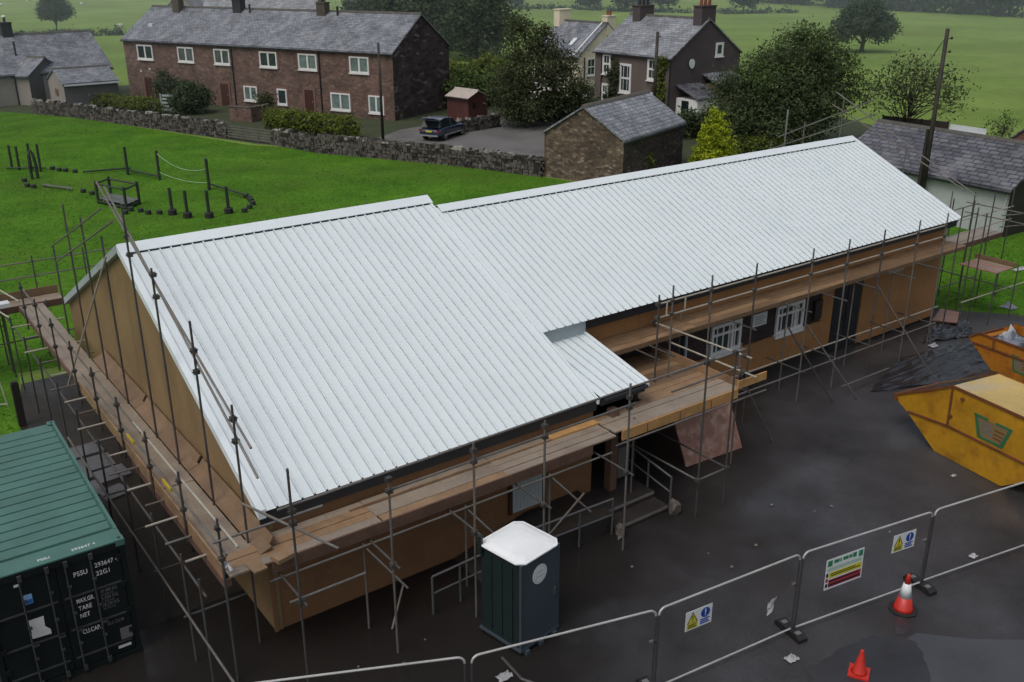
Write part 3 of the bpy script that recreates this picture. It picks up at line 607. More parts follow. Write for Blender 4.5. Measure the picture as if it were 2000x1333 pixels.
# fascias, gutters
def bx(name, lo, hi, m, parent=school): mb = MB(); mb.box(lo, hi); return mb.build(name, m, parent)
bx('fascia', (0.0, 0.10, zA(.06) - 0.32), (XA - 0.02, 0.135, zA(.06) - 0.045), M['black'])
bx('soffit', (0.1, 0.137, zA(.06) - 0.31), (XA - 0.1, 0.30, zA(.06) - 0.29), M['black'])
bx('fascia', (10.06, 2.36, zM(2.3) - 0.30), (XE - 0.12, 2.40, zM(2.3) - 0.045), M['black'])
bx('soffit', (XA + 0.05, 2.402, zM(2.3) - 0.29), (XE - 0.15, 2.72, zM(2.3) - 0.27), M['black'])
bx('fascia', (XA + 0.05, 0.03, zP0 - 0.27), (9.98, 0.06, zP0 - 0.04), M['black'])
mb = MB(); mb.tube((XA + 0.1, -0.03, zP0 - 0.11), (10.0, -0.03, zP0 - 0.11), 0.045); mb.build('gutter', M['black'], school)
bx('flashing', (XA + 0.06, 2.40, zP1 - 0.10), (10.05, 2.44, zM(2.3) - 0.05), M['greytrim'])
def fixings(x0, x1, ys, zf, name='fixings'):
    mb = MB(); n = round((x1 - x0)/0.262); p = (x1 - x0)/n
    for y in ys:
        for i in range(n):
            x = x0 + i*p + p*0.27; mb.add([(x + .011*math.cos(t)*.6, y + .0065*math.sin(t), zf(y) - .028) for t in (0, 1.047, 2.094, 3.14, 4.19, 5.24)], [(0, 1, 2, 3, 4, 5)])
    o = mb.build('roof_screw', M['fixing'], school); o['kind'] = 'stuff'
fixings(0.12, XA, (0.35, 1.7, 3.1, 4.5, 5.9, 7.2), zA); fixings(XA + .02, XE - .1, (2.6, 3.8, 5.1, 6.6), zM)
# walls
mb = MB(); prof = [(0.16, 0.0), (2*YR - 0.16, 0.0), (2*YR - 0.16, zA(.16) - 0.13), (YR, ZR - 0.13), (0.16, zA(.16) - 0.13)]
mb.prism([(0.10, y, z) for y, z in prof], (0.16, 0, 0)); mb.build('gable_wall', M['olive'], school)
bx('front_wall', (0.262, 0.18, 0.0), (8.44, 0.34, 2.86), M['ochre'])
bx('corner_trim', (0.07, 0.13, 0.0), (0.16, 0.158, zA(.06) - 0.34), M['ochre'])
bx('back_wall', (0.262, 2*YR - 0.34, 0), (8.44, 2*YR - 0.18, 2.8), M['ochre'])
mb = MB(); prof = [(0.345, 0.0), (2*YR - 0.345, 0.0), (2*YR - 0.345, zA(.34) - 0.16), (YR, ZR - 0.18), (0.345, zA(.34) - 0.16)]
mb.prism([(8.24, y, z) for y, z in prof], (0.16, 0, 0)); mb.build('inner_wall', M['plinth'], school)
# main range: plinth, brick band, ochre panels
bx('plinth', (8.42, 2.76, 0.0), (XE - 0.16, 2.96, 0.42), M['plinth'])
bx('brick_wall', (8.42, 2.74, 0.42), (XE - 0.16, 2.96, 3.86), M['darkbrick'])
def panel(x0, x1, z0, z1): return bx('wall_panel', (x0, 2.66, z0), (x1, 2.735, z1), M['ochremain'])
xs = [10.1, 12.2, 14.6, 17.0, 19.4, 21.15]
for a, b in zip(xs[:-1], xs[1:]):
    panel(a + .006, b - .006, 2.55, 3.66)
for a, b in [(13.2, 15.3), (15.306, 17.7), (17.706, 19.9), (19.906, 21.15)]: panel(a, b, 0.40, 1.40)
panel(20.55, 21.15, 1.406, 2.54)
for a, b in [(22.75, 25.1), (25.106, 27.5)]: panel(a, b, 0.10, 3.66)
panel(21.156, 22.744, 2.42, 3.66)
mb = MB(); prof = [(2.97, 0.0), (2*Y2 - 2.75, 0.0), (2*Y2 - 2.75, zM(2.75) - 0.14), (Y2, Z2 - 0.14), (2.97, zM(2.97) - 0.14)]
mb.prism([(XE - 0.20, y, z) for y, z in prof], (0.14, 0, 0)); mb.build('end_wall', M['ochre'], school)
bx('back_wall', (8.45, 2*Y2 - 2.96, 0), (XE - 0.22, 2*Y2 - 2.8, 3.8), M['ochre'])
dr = bx('door', (21.20, 2.68, 0.18), (21.93, 2.73, 2.40), M['black']); bx('door_handle', (21.86, 2.64, 1.15), (21.89, 2.678, 1.35), M['bar'], dr)
dr = bx('door', (21.97, 2.68, 0.18), (22.70, 2.73, 2.40), M['black']); bx('door_handle', (22.0, 2.64, 1.15), (22.03, 2.678, 1.35), M['bar'], dr)
for x, w in ((15.28, 1.34), (18.28, 1.36)):
    wo = window_on(school, (x, 2.735, 1.42), (1, 0, 0), (0, 0, 1), w, 0.96, (0, -1, 0), panes=1, frame=0.10, mid=0.66, bars=4, depth=0.07)
    mb = MB(); mb.box((x + w*0.66, 2.66, 1.50), (x + w*0.66 + 0.09, 2.73, 2.36)); mb.build('mullion', M['upvc'], wo)
nb = bx('notice_board', (17.17, 2.70, 1.92), (17.82, 2.738, 2.34), M['signwhite'])
mb = MB()
for i in range(4): mb.box((17.25, 2.694, 2.0 + i*0.075), (17.72 - 0.06*(i % 2), 2.699, 2.02 + i*0.075))
mb.build('printed_lines', M['lettergrey'], nb)
for x in (15.1, 18.1, 20.0): bx('lintel_light', (x, 2.60, 2.44), (x + 0.9, 2.655, 2.52), M['greytrim'])
bx('lamp_box', (24.0, 2.55, 2.42), (24.9, 2.655, 2.52), M['greytrim'])
# annex door, lintel
dr = bx('door', (6.00, 0.12, 0.62), (6.86, 0.178, 2.12), M['palewall'])
mb = MB()
for i in range(1, 8): mb.box((6.00 + i*0.107, 0.112, 0.70), (6.00 + i*0.107 + 0.008, 0.119, 2.08))
mb.build('door_groove', M['greytrim'], dr)
bx('door_frame', (5.90, 0.11, 0.60), (5.99, 0.178, 2.2), M['door']); bx('door_frame', (6.87, 0.11, 0.60), (6.96, 0.178, 2.2), M['door'])
bx('window_head', (2.80, 0.08, 1.46), (4.06, 0.178, 1.60), M['greytrim'])
bx('porch_post', (8.80, -0.12, 0.0), (9.02, 0.10, 2.55), M['toeboard'])
bx('porch_wall', (10.0, 0.4, 0.0), (10.12, 2.73, 2.6), M['plinth'])
bx('porch_pier', (9.25, 0.10, 0.45), (9.62, 0.35, 1.30), M['bracket'])
bx('downpipe', (14.1, 2.60, 1.5), (14.18, 2.655, 2.5), M['greytrim'])
bx('meter_box', (20.15, 2.60, 1.55), (20.5, 2.655, 2.2), M['darkbrick'])

# landing, ramp and steps at the porch
mb = MB(); mb.prism([(4.3, -1.12, 0.0), (8.0, -1.12, 0.0), (8.0, -1.12, 0.52), (6.4, -1.12, 0.50)], (0, 1.29, 0)); struct('ramp', mb, M['g_soil'])
mb = MB(); mb.box((8.002, -0.75, 0), (9.72, 2.7, 0.34)); mb.box((8.002, -1.25, 0), (9.72, -0.752, 0.17)); struct('steps', mb, M['plinth'])
mb = MB(); mb.box((8.02, -1.262, 0.10), (9.70, -1.253, 0.175)); mb.box((8.02, -0.766, 0.27), (9.70, -0.757, 0.345)); o = mb.build('step_nosing', M['nosing']); o['kind'] = 'structure'
def handrail(name, label, pts_top, z_mid, feet, group='handrails by the porch'):
    o = thing(name, label, 'handrail', feet[0], group)
    mb = MB(); mb.poly(pts_top, 0.024, 8); mb.build('top_rail', M['rail'], o)
    mb = MB(); mb.poly([(p[0], p[1], p[2] - z_mid) for p in pts_top], 0.02, 8); mb.build('mid_rail', M['rail'], o)
    for f in feet:
        t = min(pts_top, key=lambda q: (q[0]-f[0])**2 + (q[1]-f[1])**2)
        MB().tube(f, (f[0], f[1], f[3] if len(f) > 3 else t[2]), 0.024).build('post', M['rail'], o)
    return o
def hr(label, a, b, h, n):
    a, b = Vector(a), Vector(b); up = Vector((0, 0, h))
    o = thing('handrail', label, 'handrail', tuple(a), 'handrails by the porch')
    MB().poly([a + up, b + up], 0.026, 8).build('top_rail', M['rail'], o); MB().poly([a + up*0.55, b + up*0.55], 0.022, 8).build('mid_rail', M['rail'], o)
    for i in range(n):
        q = a.lerp(b, i/(n-1)); MB().tube(q, q + up*0.985, 0.026).build('post', M['rail'], o)
hr('dull metal handrail along the ramp behind the portable toilet', (4.9, -1.2, 0.12), (7.92, -1.2, 0.02), 0.95, 4)
hr('dull metal handrail running back from the steps beside the tall porch post', (9.72, -1.3, 0.05), (9.72, 0.3, 0.30), 0.92, 3)
hr('short dull metal handrail standing on the mud left of the portable toilet', (2.95, -1.25, 0.01), (4.3, -1.25, 0.06), 0.92, 3)
for x, y, r, lab in ((9.74, -1.42, 0.16, 'lump of broken concrete at the foot of the step handrail'), (7.98, -1.42, 0.13, 'stained concrete lump at the near corner of the porch steps')):
    mb = MB(); g = random.Random(int(x*100)); mb.lathe([(r*.8, 0), (r, .12), (r*.9, .28), (r*.45, .36)], (x, y, 0.01), 7)
    mb.v = [(a + g.uniform(-.05, .05), b + g.uniform(-.05, .05), max(0.01, c + g.uniform(-.04, .04))) for a, b, c in mb.v]
    tag(mb.build('concrete_lump', M['concrete'], loc=(x, y, 0.01)), lab, 'rubble')

# ------------------------------------------------------------------ scaffolding
def scaf(label, loc): return thing('scaffold', label, 'scaffolding', loc, 'scaffolding round the school')
def tb(root, kind, p, q, m=None, r=0.0242): return MB().tube(p, q, r, n=8).build(kind, m or M['steel'], root)
def cpl(root, p, s=0.055):
    x, y, z = p; mb = MB(); mb.box((x - s, y - s, z - s*0.8), (x + s, y + s, z + s*0.8)); mb.tube((x - s*1.5, y, z), (x + s*1.5, y, z), 0.016, n=6); return mb.build('coupler', M['coupler'], root)
BOARDS = ['board', 'boardgrey', 'boardred']
def deck(root, a, b, side, n, z, w=0.222, mats=('board',), length=3.0, gap=0.012, seed=0, sag=0.008, jitter=0.04):
    """boards laid along a->b, n wide towards side; each board its own mesh"""
    g = random.Random(seed); a, b, sd = Vector((*a, 0)), Vector((*b, 0)), Vector((*side, 0)).normalized(); L = (b - a).length; d = (b - a) / L
    k = max(1, round(L / length)); seg = L / k
    for j in range(n):
        for i in range(k):
            s0 = i*seg + g.uniform(-jitter, jitter)*(i > 0); s1 = (i+1)*seg - 0.01
            o = a + d*s0 + sd*(j*(w + gap)) + Vector((0, 0, z + g.uniform(-sag, sag)))
            mb = MB(); mb.obox(o, d*(s1 - s0), sd*w, Vector((0, 0, 0.038))); mb.build('deck_board', M[g.choice(mats)], root)
def toe(root, a, b, z, h=0.225, m='toeboard', t=0.038):
    a, b = Vector((*a, z)), Vector((*b, z)); d = (b - a); n = Vector((-d.y, d.x, 0)).normalized()
    mb = MB(); mb.obox(a, d, n*t, Vector((0, 0, h))); return mb.build('toe_board', M[m], root)

# 1. front of the annex
f = scaf('steel scaffold with grey weathered deck along the annex front, nearest the portable toilet', (0, -1.85, 0))
XS = [-0.12, 1.76, 3.62, 5.36, 7.68]; tops = [4.72, 3.92, 4.04, 4.0, 4.2]
for x, t in zip(XS, tops):
    tb(f, 'standard', (x, -1.85, 0), (x, -1.85, t), M['steel'] if x != -0.12 else M['steeldark'])
    MB().box((x - .08, -1.93, 0), (x + .08, -1.77, 0.012)).build('base_plate', M['coupler'], f)
    tb(f, 'transom', (x + 0.06, -2.02, 2.02), (x + 0.06, 0.12, 2.02), M['steeldark'])
    for z in (2.02, 3.62, 3.86): cpl(f, (x + 0.02, -1.82, z if z < 3 else z + 0.02*(x < 0)))
for x in (1.66, 4.05, 6.3):
    tb(f, 'standard', (x, -0.86, 0), (x, -0.86, 2.02), M['steel'])
    tb(f, 'brace', (x + 0.04, -0.9, 1.92), (x + 0.42, -1.80, 1.35), M['steeldark'])
tb(f, 'ledger', (-0.3, -0.90, 1.99), (8.1, -0.90, 1.99), M['steel']); tb(f, 'ledger', (-0.3, -1.80, 2.07), (1.2, -1.80, 2.07))
tb(f, 'guard_rail', (-0.35, -1.80, 3.98), (10.35, -1.80, 4.10), M['steel']); tb(f, 'guard_rail', (1.72, -1.80, 3.62), (7.9, -1.80, 3.66), M['steel'])
tb(f, 'guard_rail', (-1.3, -1.15, 3.35), (0.75, -1.15, 3.35), M['steel']); tb(f, 'guard_rail', (-0.55, -0.65, 3.62), (0.55, -2.15, 3.05), M['steel'])
deck(f, (-0.98, -0.82), (8.3, -0.82), (0, 1), 4, 2.31, mats=('boardgrey', 'boardgrey', 'board'), length=3.1, seed=3)
toe(f, (-0.2, -0.865), (7.55, -0.865), 2.10, 0.25, 'toeboard')
toe(f, (7.75, -0.12), (1.75, -0.12), 2.35, 0.05, 'board')
mb = MB(); mb.box((6.9, -0.16, 2.36), (8.35, 0.06, 2.40)); mb.build('deck_board', M['boardyel'], f)
tb(f, 'brace', (6.5, -1.8, 1.9), (5.5, -1.2, 0.35), M['steel'])
mb = MB(); mb.box((-0.16, -0.98, 2.352), (0.22, -0.72, 2.44), rot=0.2); mb.build('packing_block', M['board'], f)
mb = MB(); mb.box((-0.62, -1.02, 2.352), (-0.36, -0.62, 2.39), rot=0.1); mb.build('packing_block', M['board'], f)

# 2. gable end
g_ = scaf('tall steel scaffold round the boarded gable end, beside the green container', (-1.5, 0, 0))
for y in (-0.72, 0.25, 2.0, 3.9, 5.9, 7.9, 9.9, 11.9, 13.9, 15.9, 17.6):
    tb(g_, 'standard', (-1.5, y, 0), (-1.5, y, 2.45), M['steeldark'])
for i, y in enumerate((-0.75, 1.3, 3.4, 5.5, 7.6, 9.7, 11.8, 13.8, 15.8)):
    tb(g_, 'standard', (-1.06, y, 2.0 if i else 0.0), (-1.06, y, 3.55), M['steeldark'])
    for z in (2.72, 3.36): cpl(g_, (-1.06, y, z), 0.05)
for y, t in ((1.84, 6.29), (3.95, 6.80), (5.52, 7.82), (7.79, 6.63), (9.67, 6.69), (11.49, 6.66), (13.8, 5.0), (0.03, 5.23)):
    tb(g_, 'standard', (-0.30, y, 0.0), (-0.30, y, t), M['steeldark'])
    cpl(g_, (-0.28, y, 2.2), 0.05)
for (ya, za), (yb, zb) in (((7.56, 7.93), (-0.61, 4.62)), ((6.90, 7.94), (-0.78, 4.10)), ((13.85, 4.97), (7.2, 7.40)), ((13.5, 4.61), (6.3, 7.30))):
    tb(g_, 'guard_rail', (-0.26 if ya < 8 else -0.34, ya, za), (-0.26 if ya < 8 else -0.34, yb, zb), M['steel'])
for y, z1, z2 in ((3.95, 6.66, 6.18), (1.9, 5.66, 5.22), (0.1, 4.92, 4.47), (5.55, 7.1, 6.7)):
    for z in (z1, z2): cpl(g_, (-0.28, y, z), 0.055)
tb(g_, 'ledger', (-1.54, -2.25, 1.16), (-1.54, 9.5, 1.02), M['steel']); tb(g_, 'ledger', (-1.46, -0.9, 2.16), (-1.46, 18.0, 2.16), M['steeldark'])
tb(g_, 'guard_rail', (-1.02, -1.6, 3.40), (-1.02, 4.4, 3.36), M['steelpale']); tb(g_, 'guard_rail', (-1.02, 3.9, 3.30), (-1.02, 16.0, 3.30), M['steel']); tb(g_, 'guard_rail', (-1.02, -0.9, 2.86), (-1.02, 9.0, 2.86), M['steel'])
for i, y in enumerate((0.3, 1.1, 1.95, 2.75, 3.6, 4.5, 5.4, 6.3, 7.2, 8.1, 9.0, 10.0, 11.0, 12.1, 13.2, 14.4, 15.6)):
    tb(g_, 'transom', (-1.42 - 0.12*((i*7) % 3), y, 2.22), (-0.02, y, 2.22), M['steel'] if i % 2 else M['steelpale'])
for y in (0.3, 2.1, 3.9, 5.8): tb(g_, 'transom', (-1.6, y, 1.05), (-0.35, y, 1.05), M['steeldark'])
tb(g_, 'brace', (-0.36, 7.35, 6.25), (-1.12, 10.6, 2.0), M['steelpale'])
deck(g_, (-0.98, -0.55), (-0.98, 17.6), (1, 0), 3, 2.25, mats=('boardgrey',), length=3.6, seed=5)
deck(g_, (-0.25, -0.50), (-0.25, 7.4), (1, 0), 1, 2.27, mats=('board',), length=3.9, seed=6)
toe(g_, (-1.03, 17.2), (-1.03, 9.6), 2.18, 0.16, 'toeboard'); toe(g_, (-1.03, 9.5), (-1.03, -0.6), 2.16, 0.30, 'board')
MB().box((-1.045, -0.62, 2.0), (-0.90, 5.0, 2.17)).build('toe_board', M['toeboard'], g_)
for y in (4.6, 2.1): MB().box((-1.05, y, 2.72), (-0.99, y + 0.5, 2.80)).build('safety_tag', M['yellowtape'], g_)
for k, (y0, y1) in enumerate(((-0.5, 3.4), (3.42, 7.3), (7.32, 11.2))):
    mb = MB(); mb.obox((-0.27, y0, 2.31), (0, y1 - y0, 0), (0.24, 0, 0.10), (-0.015, 0, 0.036)); mb.build('deck_board', M['boardred'], g_)
    mb = MB(); mb.obox((-0.03, y0 + .1, 2.42), (0, y1 - y0 - .12, 0), (0.10, 0, 0.14), (-0.03, 0, 0.02)); mb.build('deck_board', M['boardred'], g_)

# 3. back-left corner bay
bk = scaf('scaffold bay projecting past the back corner of the gable, over the lawn', (-2, 17, 0))
deck(bk, (-4.4, 17.35), (0.4, 17.35), (0, 1), 4, 2.2, mats=('boardgrey', 'toeboard'), length=2.4, seed=9)
toe(bk, (-4.4, 17.32), (0.3, 17.32), 2.1, 0.22, 'toeboard'); toe(bk, (0.4, 18.35), (-4.4, 18.35), 2.2, 0.30, 'boardred')
for x in (-4.2, -2.9, -1.5, -0.2, 1.4):
    for y, t in ((17.2, 2.4), (18.4, 3.6)): tb(bk, 'standard', (x, y, 0), (x, y, t), M['steeldark'])
tb(bk, 'guard_rail', (-4.6, 18.42, 3.4), (8.3, 18.42, 3.4), M['steel']); tb(bk, 'guard_rail', (-4.6, 18.42, 2.9), (8.3, 18.42, 2.9), M['steel'])
for x in (3.4, 5.6, 8.0): tb(bk, 'standard', (x, 18.4, 0), (x, 18.4, 3.6), M['steeldark'])
tb(bk, 'guard_rail', (-1.55, 15.6, 2.55), (-3.2, 20.5, 3.3), M['steelpale']); tb(bk, 'guard_rail', (-1.2, 15.6, 3.0), (-2.9, 20.6, 3.8), M['steelpale'])
MB().box((-2.9, 16.4, 2.62), (-1.35, 16.75, 2.75)).build('deck_board', M['signwhite'], bk)
tb(bk, 'ledger', (-4.4, 17.2, 1.2), (0.3, 17.2, 1.2), M['steeldark'])

# 4. entrance tower
t_ = scaf('scaffold tower with pinkish deck and fresh yellow toe boards in front of the porch', (11, -0.6, 0))
for x, y, t in ((10.05, -1.85, 4.5), (11.02, -1.85, 4.16)): tb(t_, 'standard', (x, y, 0), (x, y, t), M['steeldark'])
for x, y, t in ((12.75, -0.55, 3.5), (13.5, 2.3, 3.4), (12.9, 0.9, 2.4), (12.75, 2.42, 3.5), (10.9, 2.3, 2.4), (9.2, -0.45, 2.4)): tb(t_, 'standard', (x, y, 0), (x, y, t), M['steel'])
deck(t_, (8.35, -0.72), (12.62, -0.72), (0, 1), 4, 2.33, mats=('board', 'boardgrey'), length=4.2, seed=12)
deck(t_, (10.15, 0.22), (12.62, 0.22), (0, 1), 10, 2.28, mats=('boardred', 'boardred', 'board'), length=2.6, seed=13)
toe(t_, (8.55, -0.76), (12.55, -0.76), 2.10, 0.26, 'boardyel')
for x in (9.3, 10.4, 11.5): MB().box((x, -0.806, 2.11), (x + 0.02, -0.80, 2.35)).build('board_joint', M['toeboard'], t_)
toe(t_, (12.66, -0.76), (12.66, 2.5), 2.30, 0.24, 'board'); mb = MB(); mb.box((12.5, -0.78, 2.36), (13.6, -0.74, 2.58)); mb.build('toe_board', M['boardyel'], t_)
tb(t_, 'guard_rail', (12.6, 2.6, 3.20), (12.6, -1.05, 3.29), M['steelpale']); tb(t_, 'guard_rail', (12.6, 2.6, 2.81), (12.6, -1.25, 2.84), M['steelpale'])
tb(t_, 'guard_rail', (9.0, -1.80, 4.06), (11.4, -1.80, 4.08), M['steel']); tb(t_, 'guard_rail', (9.0, -1.80, 3.62), (11.3, -1.80, 3.66), M['steel'])
tb(t_, 'ledger', (10.0, -1.85, 1.04), (11.1, -1.85, 1.04), M['steel']); tb(t_, 'ledger', (10.0, -1.9, 1.06), (10.0, 2.3, 1.06), M['steel']); tb(t_, 'ledger', (11.02, -1.9, 1.06), (11.02, 2.3, 1.06), M['steeldark'])
tb(t_, 'ledger', (8.3, -0.80, 2.06), (13.6, -0.80, 2.06), M['steel'])
tb(t_, 'brace', (12.7, -0.5, 2.85), (14.67, -0.41, 0.0), M['steel'])
for p in ((12.6, -0.82, 3.28), (12.6, -0.82, 2.83), (11.02, -1.82, 4.08), (10.05, -1.82, 4.08), (10.02, -1.87, 1.05), (11.02, -1.87, 1.05), (12.62, 2.42, 3.2)): cpl(t_, p, 0.06)

# 5. long side of the main range
m_ = scaf('long steel scaffold with red-brown boards along the main range below its eave', (17, 0.9, 0))
XL = [11.18, 11.67, 13.11, 14.87, 17.32, 19.01, 20.77, 22.65, 24.24]
for i, x in enumerate(XL):
    low = 2.2 if x < 12 else 0.0
    tb(m_, 'standard', (x, 0.9, low), (x, 0.9, 4.88 if i else 4.72), M['steeldark'] if i % 3 == 0 else M['steel'])
    tb(m_, 'transom', (x + 0.05, 0.75, 2.96), (x + 0.05, 2.62, 2.96), M['steeldark'])
    for z in (4.10, 4.46): cpl(m_, (x, 0.93, z), 0.05)
    if x > 14: tb(m_, 'transom', (x + 0.05, 0.75, 1.04), (x + 0.05, 2.2, 1.04), M['steeldark'])
for x in (17.6, 20.9, 23.0, 25.9): tb(m_, 'standard', (x, 1.80, 0), (x, 1.80, 3.0), M['steel'])
tb(m_, 'guard_rail', (11.2, 0.94, 4.46), (24.3, 0.94, 4.46), M['steelpale']); tb(m_, 'guard_rail', (11.2, 0.94, 4.08), (24.35, 0.94, 4.08), M['steelpale'])
tb(m_, 'ledger', (13.6, 0.86, 1.04), (24.5, 0.86, 1.02), M['steel']); tb(m_, 'ledger', (12.6, 1.80, 1.05), (26.2, 1.80, 0.98), M['steelpale'])
deck(m_, (10.15, 1.78), (27.4, 1.78), (0, 1), 4, 3.02, mats=('boardred', 'boardred', 'board'), length=3.6, seed=21)
toe(m_, (10.15, 1.74), (27.3, 1.74), 2.93, 0.13, 'boardred')
for x in (12.9, 13.6): tb(m_, 'guard_rail', (x - 0.6, 1.7, 3.7), (x - 0.6, 1.7, 4.05), M['steelpale'])
tb(m_, 'brace', (17.45, 0.95, 2.5), (18.99, -0.12, 0.0), M['steel']); tb(m_, 'brace', (20.9, 0.95, 3.0), (22.49, -0.43, 0.0), M['steel'])
tb(m_, 'brace', (16.6, 0.95, 2.6), (18.2, 0.2, 0.0), M['steeldark']); tb(m_, 'ledger', (18.7, 0.35, 0.35), (21.3, 0.4, 0.30), M['steel'])

# 6. far end with ladder, and the roof-edge rails above it
e_ = scaf('scaffold bay with ladder at the far right end of the roof, above the lawn', (29, 2, 0))
deck(e_, (27.7, 2.72), (31.7, 2.72), (0, 1), 4, 2.6, mats=('boardgrey',), length=2.0, seed=31); toe(e_, (27.7, 2.68), (31.7, 2.68), 2.45, 0.19, 'toeboard')
deck(e_, (28.5, 1.05), (28.5, 2.5), (1, 0), 5, 1.95, mats=('boardgrey', 'pinkboard'), length=1.5, seed=33)
toe(e_, (29.75, 1.0), (29.75, 2.6), 1.95, 0.2, 'boardred')
for x, y, t in ((27.9, 1.5, 4.2), (29.0, 2.6, 4.3), (30.4, 2.6, 4.35), (31.8, 2.6, 4.45), (28.4, 1.0, 2.0), (29.9, 1.0, 2.0), (27.3, 1.53, 4.5), (31.6, 4.0, 4.0), (28.2, 3.7, 4.1), (29.9, 3.9, 4.0), (26.4, 1.6, 4.6)): tb(e_, 'standard', (x, y, 0), (x, y, t), M['steeldark'])
for z in (3.15, 3.65): tb(e_, 'guard_rail', (27.2, 2.62, z), (32.0, 2.62, z), M['steelpale'])
for z in (3.1, 3.5): tb(e_, 'guard_rail', (31.8, 1.4, z), (31.8, 4.4, z), M['steel']); tb(e_, 'guard_rail', (28.2, 3.9, z), (32.0, 4.0, z), M['steel'])
for z in (3.0, 3.45): tb(e_, 'guard_rail', (31.0, 2.5, z), (35.0, 1.0, z), M['steel'])
tb(e_, 'ledger', (27.2, 1.5, 1.0), (31.6, 1.35, 1.0), M['steelpale']); tb(e_, 'ledger', (27.5, 2.9, 1.0), (30.6, 2.9, 1.0), M['steel']); tb(e_, 'ledger', (30.2, 0.9, 1.0), (30.2, 4.2, 1.0), M['steel']); tb(e_, 'ledger', (27.6, 4.0, 1.1), (29.6, 4.0, 1.1), M['steelpale'])
for (ya, za), (yb, zb) in (((8.35, 7.69), (2.0, 4.72)), ((8.5, 7.22), (2.5, 4.85)), ((6.6, 7.60), (10.9, 5.62)), ((6.4, 7.10), (11.4, 5.0))):
    tb(e_, 'guard_rail', (27.95 if yb < 8 else 27.85, ya, za), (27.95 if yb < 8 else 27.85, yb, zb), M['steel'])
for y, t in ((7.95, 7.5), (9.69, 6.4), (2.9, 4.75), (11.3, 5.4), (5.0, 5.9)): tb(e_, 'standard', (27.9, y, 0), (27.9, y, t), M['steel'])
ld = thing('ladder', 'steel ladder leaning up at the outer side of the far right scaffold bay', 'ladder', (33.2, 1.9, 0))
for dy in (-0.2, 0.2): MB().tube((33.2, 1.9 + dy, 0), (32.3, 1.9 + dy, 4.2), 0.022).build('stile', M['steel'], ld)
for i in range(14): k = 0.3*i + 0.2; MB().tube((33.2 - .9*k/4.2, 1.68, k), (33.2 - .9*k/4.2, 2.12, k), 0.015, n=6).build('rung', M['steel'], ld)
# back side rails glimpsed over the ridge
b2 = scaf('low run of scaffold guard rail behind the main ridge, against the lawn', (18, 12.6, 0))
for x in (9.6, 11.8, 14.4, 17.4, 20.4, 23.6): tb(b2, 'standard', (x, 13.4, 0), (x, 13.4, 4.95 if x < 13 else 4.3), M['steel'])
tb(b2, 'guard_rail', (9.2, 13.38, 4.35), (27.4, 13.38, 4.2), M['steel'])
deck(b2, (8.8, 12.6), (27.0, 12.6), (0, 1), 3, 2.9, mats=('board',), length=3.6, seed=41)
# ------------------------------------------------------------------ shipping container
KX, KY, KA = -2.2465, 1.1661, math.radians(89.0)
ka = Vector((math.cos(KA), math.sin(KA), 0)); kb = Vector((-ka.y, ka.x, 0)); k0 = Vector((KX, KY, 0)); UP = Vector((0, 0, 1))
ct = thing('shipping_container', 'dark green shipping container with pale sea-green ribbed roof and lettered doors', 'container', tuple(k0))
K = lambda s, t, z: k0 + ka*s + kb*t + UP*z
CL, CW, CH = 6.06, 2.44, 2.59
# roof: flat borders with raised cross ribs
mb = MB(); mb.obox(K(0.02, 0.02, CH - 0.075), ka*(CL - .04), kb*(CW - .04), UP*0.03)
n = 16
for i in range(n):
    s0 = 0.55 + i*(CL - 0.75)/n; p = (CL - 0.75)/n
    q = [K(s0, 0.10, CH - 0.035), K(s0 + p*0.87, 0.10, CH - 0.035), K(s0 + p*0.86, 0.10, CH - 0.003), K(s0 + p*0.02, 0.10, CH - 0.003)]
    mb.prism(q, kb*(CW - 0.20))
mb.obox(K(0.0, 0.0, CH - 0.03), ka*0.45, kb*CW, UP*0.028)
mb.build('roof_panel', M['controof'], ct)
mb = MB()
for t in (0.0, CW - 0.06): mb.obox(K(0.46, t, CH - 0.10), ka*(CL - .5), kb*0.06, UP*0.105)
mb.build('roof_rail', M['controof'], ct)
mb = MB()
for side, t in ((0, 0.02), (1, CW - 0.02)):
    vs = []; fs = []; k = 40
    for i in range(k + 1):
        s = 0.1 + i*(CL - 0.2)/k; dd = (0.035 if (i // 2) % 2 else 0.0) * (1 if not side else -1)
        vs += [K(s, t + dd, 0.12), K(s, t + dd, CH - 0.1)]
    fs = [(2*i, 2*i+2, 2*i+3, 2*i+1) for i in range(k)]; mb.add(vs, fs)
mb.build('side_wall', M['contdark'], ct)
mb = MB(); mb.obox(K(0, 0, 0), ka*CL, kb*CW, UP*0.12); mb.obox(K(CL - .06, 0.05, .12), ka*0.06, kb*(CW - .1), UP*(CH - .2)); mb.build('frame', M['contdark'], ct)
for s in (0, CL - .12):
    for t in (0, CW - .1): mb = MB(); mb.obox(K(s, t, 0.12), ka*0.12, kb*0.1, UP*(CH - 0.24)); mb.build('corner_post', M['contdark'], ct)
mb = MB(); mb.obox(K(0, .1, CH - .17), ka*0.10, kb*(CW - .2), UP*0.13); mb.build('header', M['contdark'], ct)
for s in (0, CL - .178):
    for t in (-.01, CW - .152):
        for z in (-.005 + .005, CH - .118):
            mb = MB(); mb.obox(K(s - .01*(s == 0), t, z), ka*0.18, kb*0.162, UP*0.125)
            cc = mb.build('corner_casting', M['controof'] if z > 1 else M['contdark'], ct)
            if z > 1: mb = MB(); mb.obox(K(s + .05, t + .05, z + .1255), ka*0.07, kb*0.05, UP*0.002); mb.build('socket', M['black'], cc)
F_ = lambda t, z, o=0.0: K(-o, CW - t, z)        # door face: t from the left end as seen from outside
rt = -kb
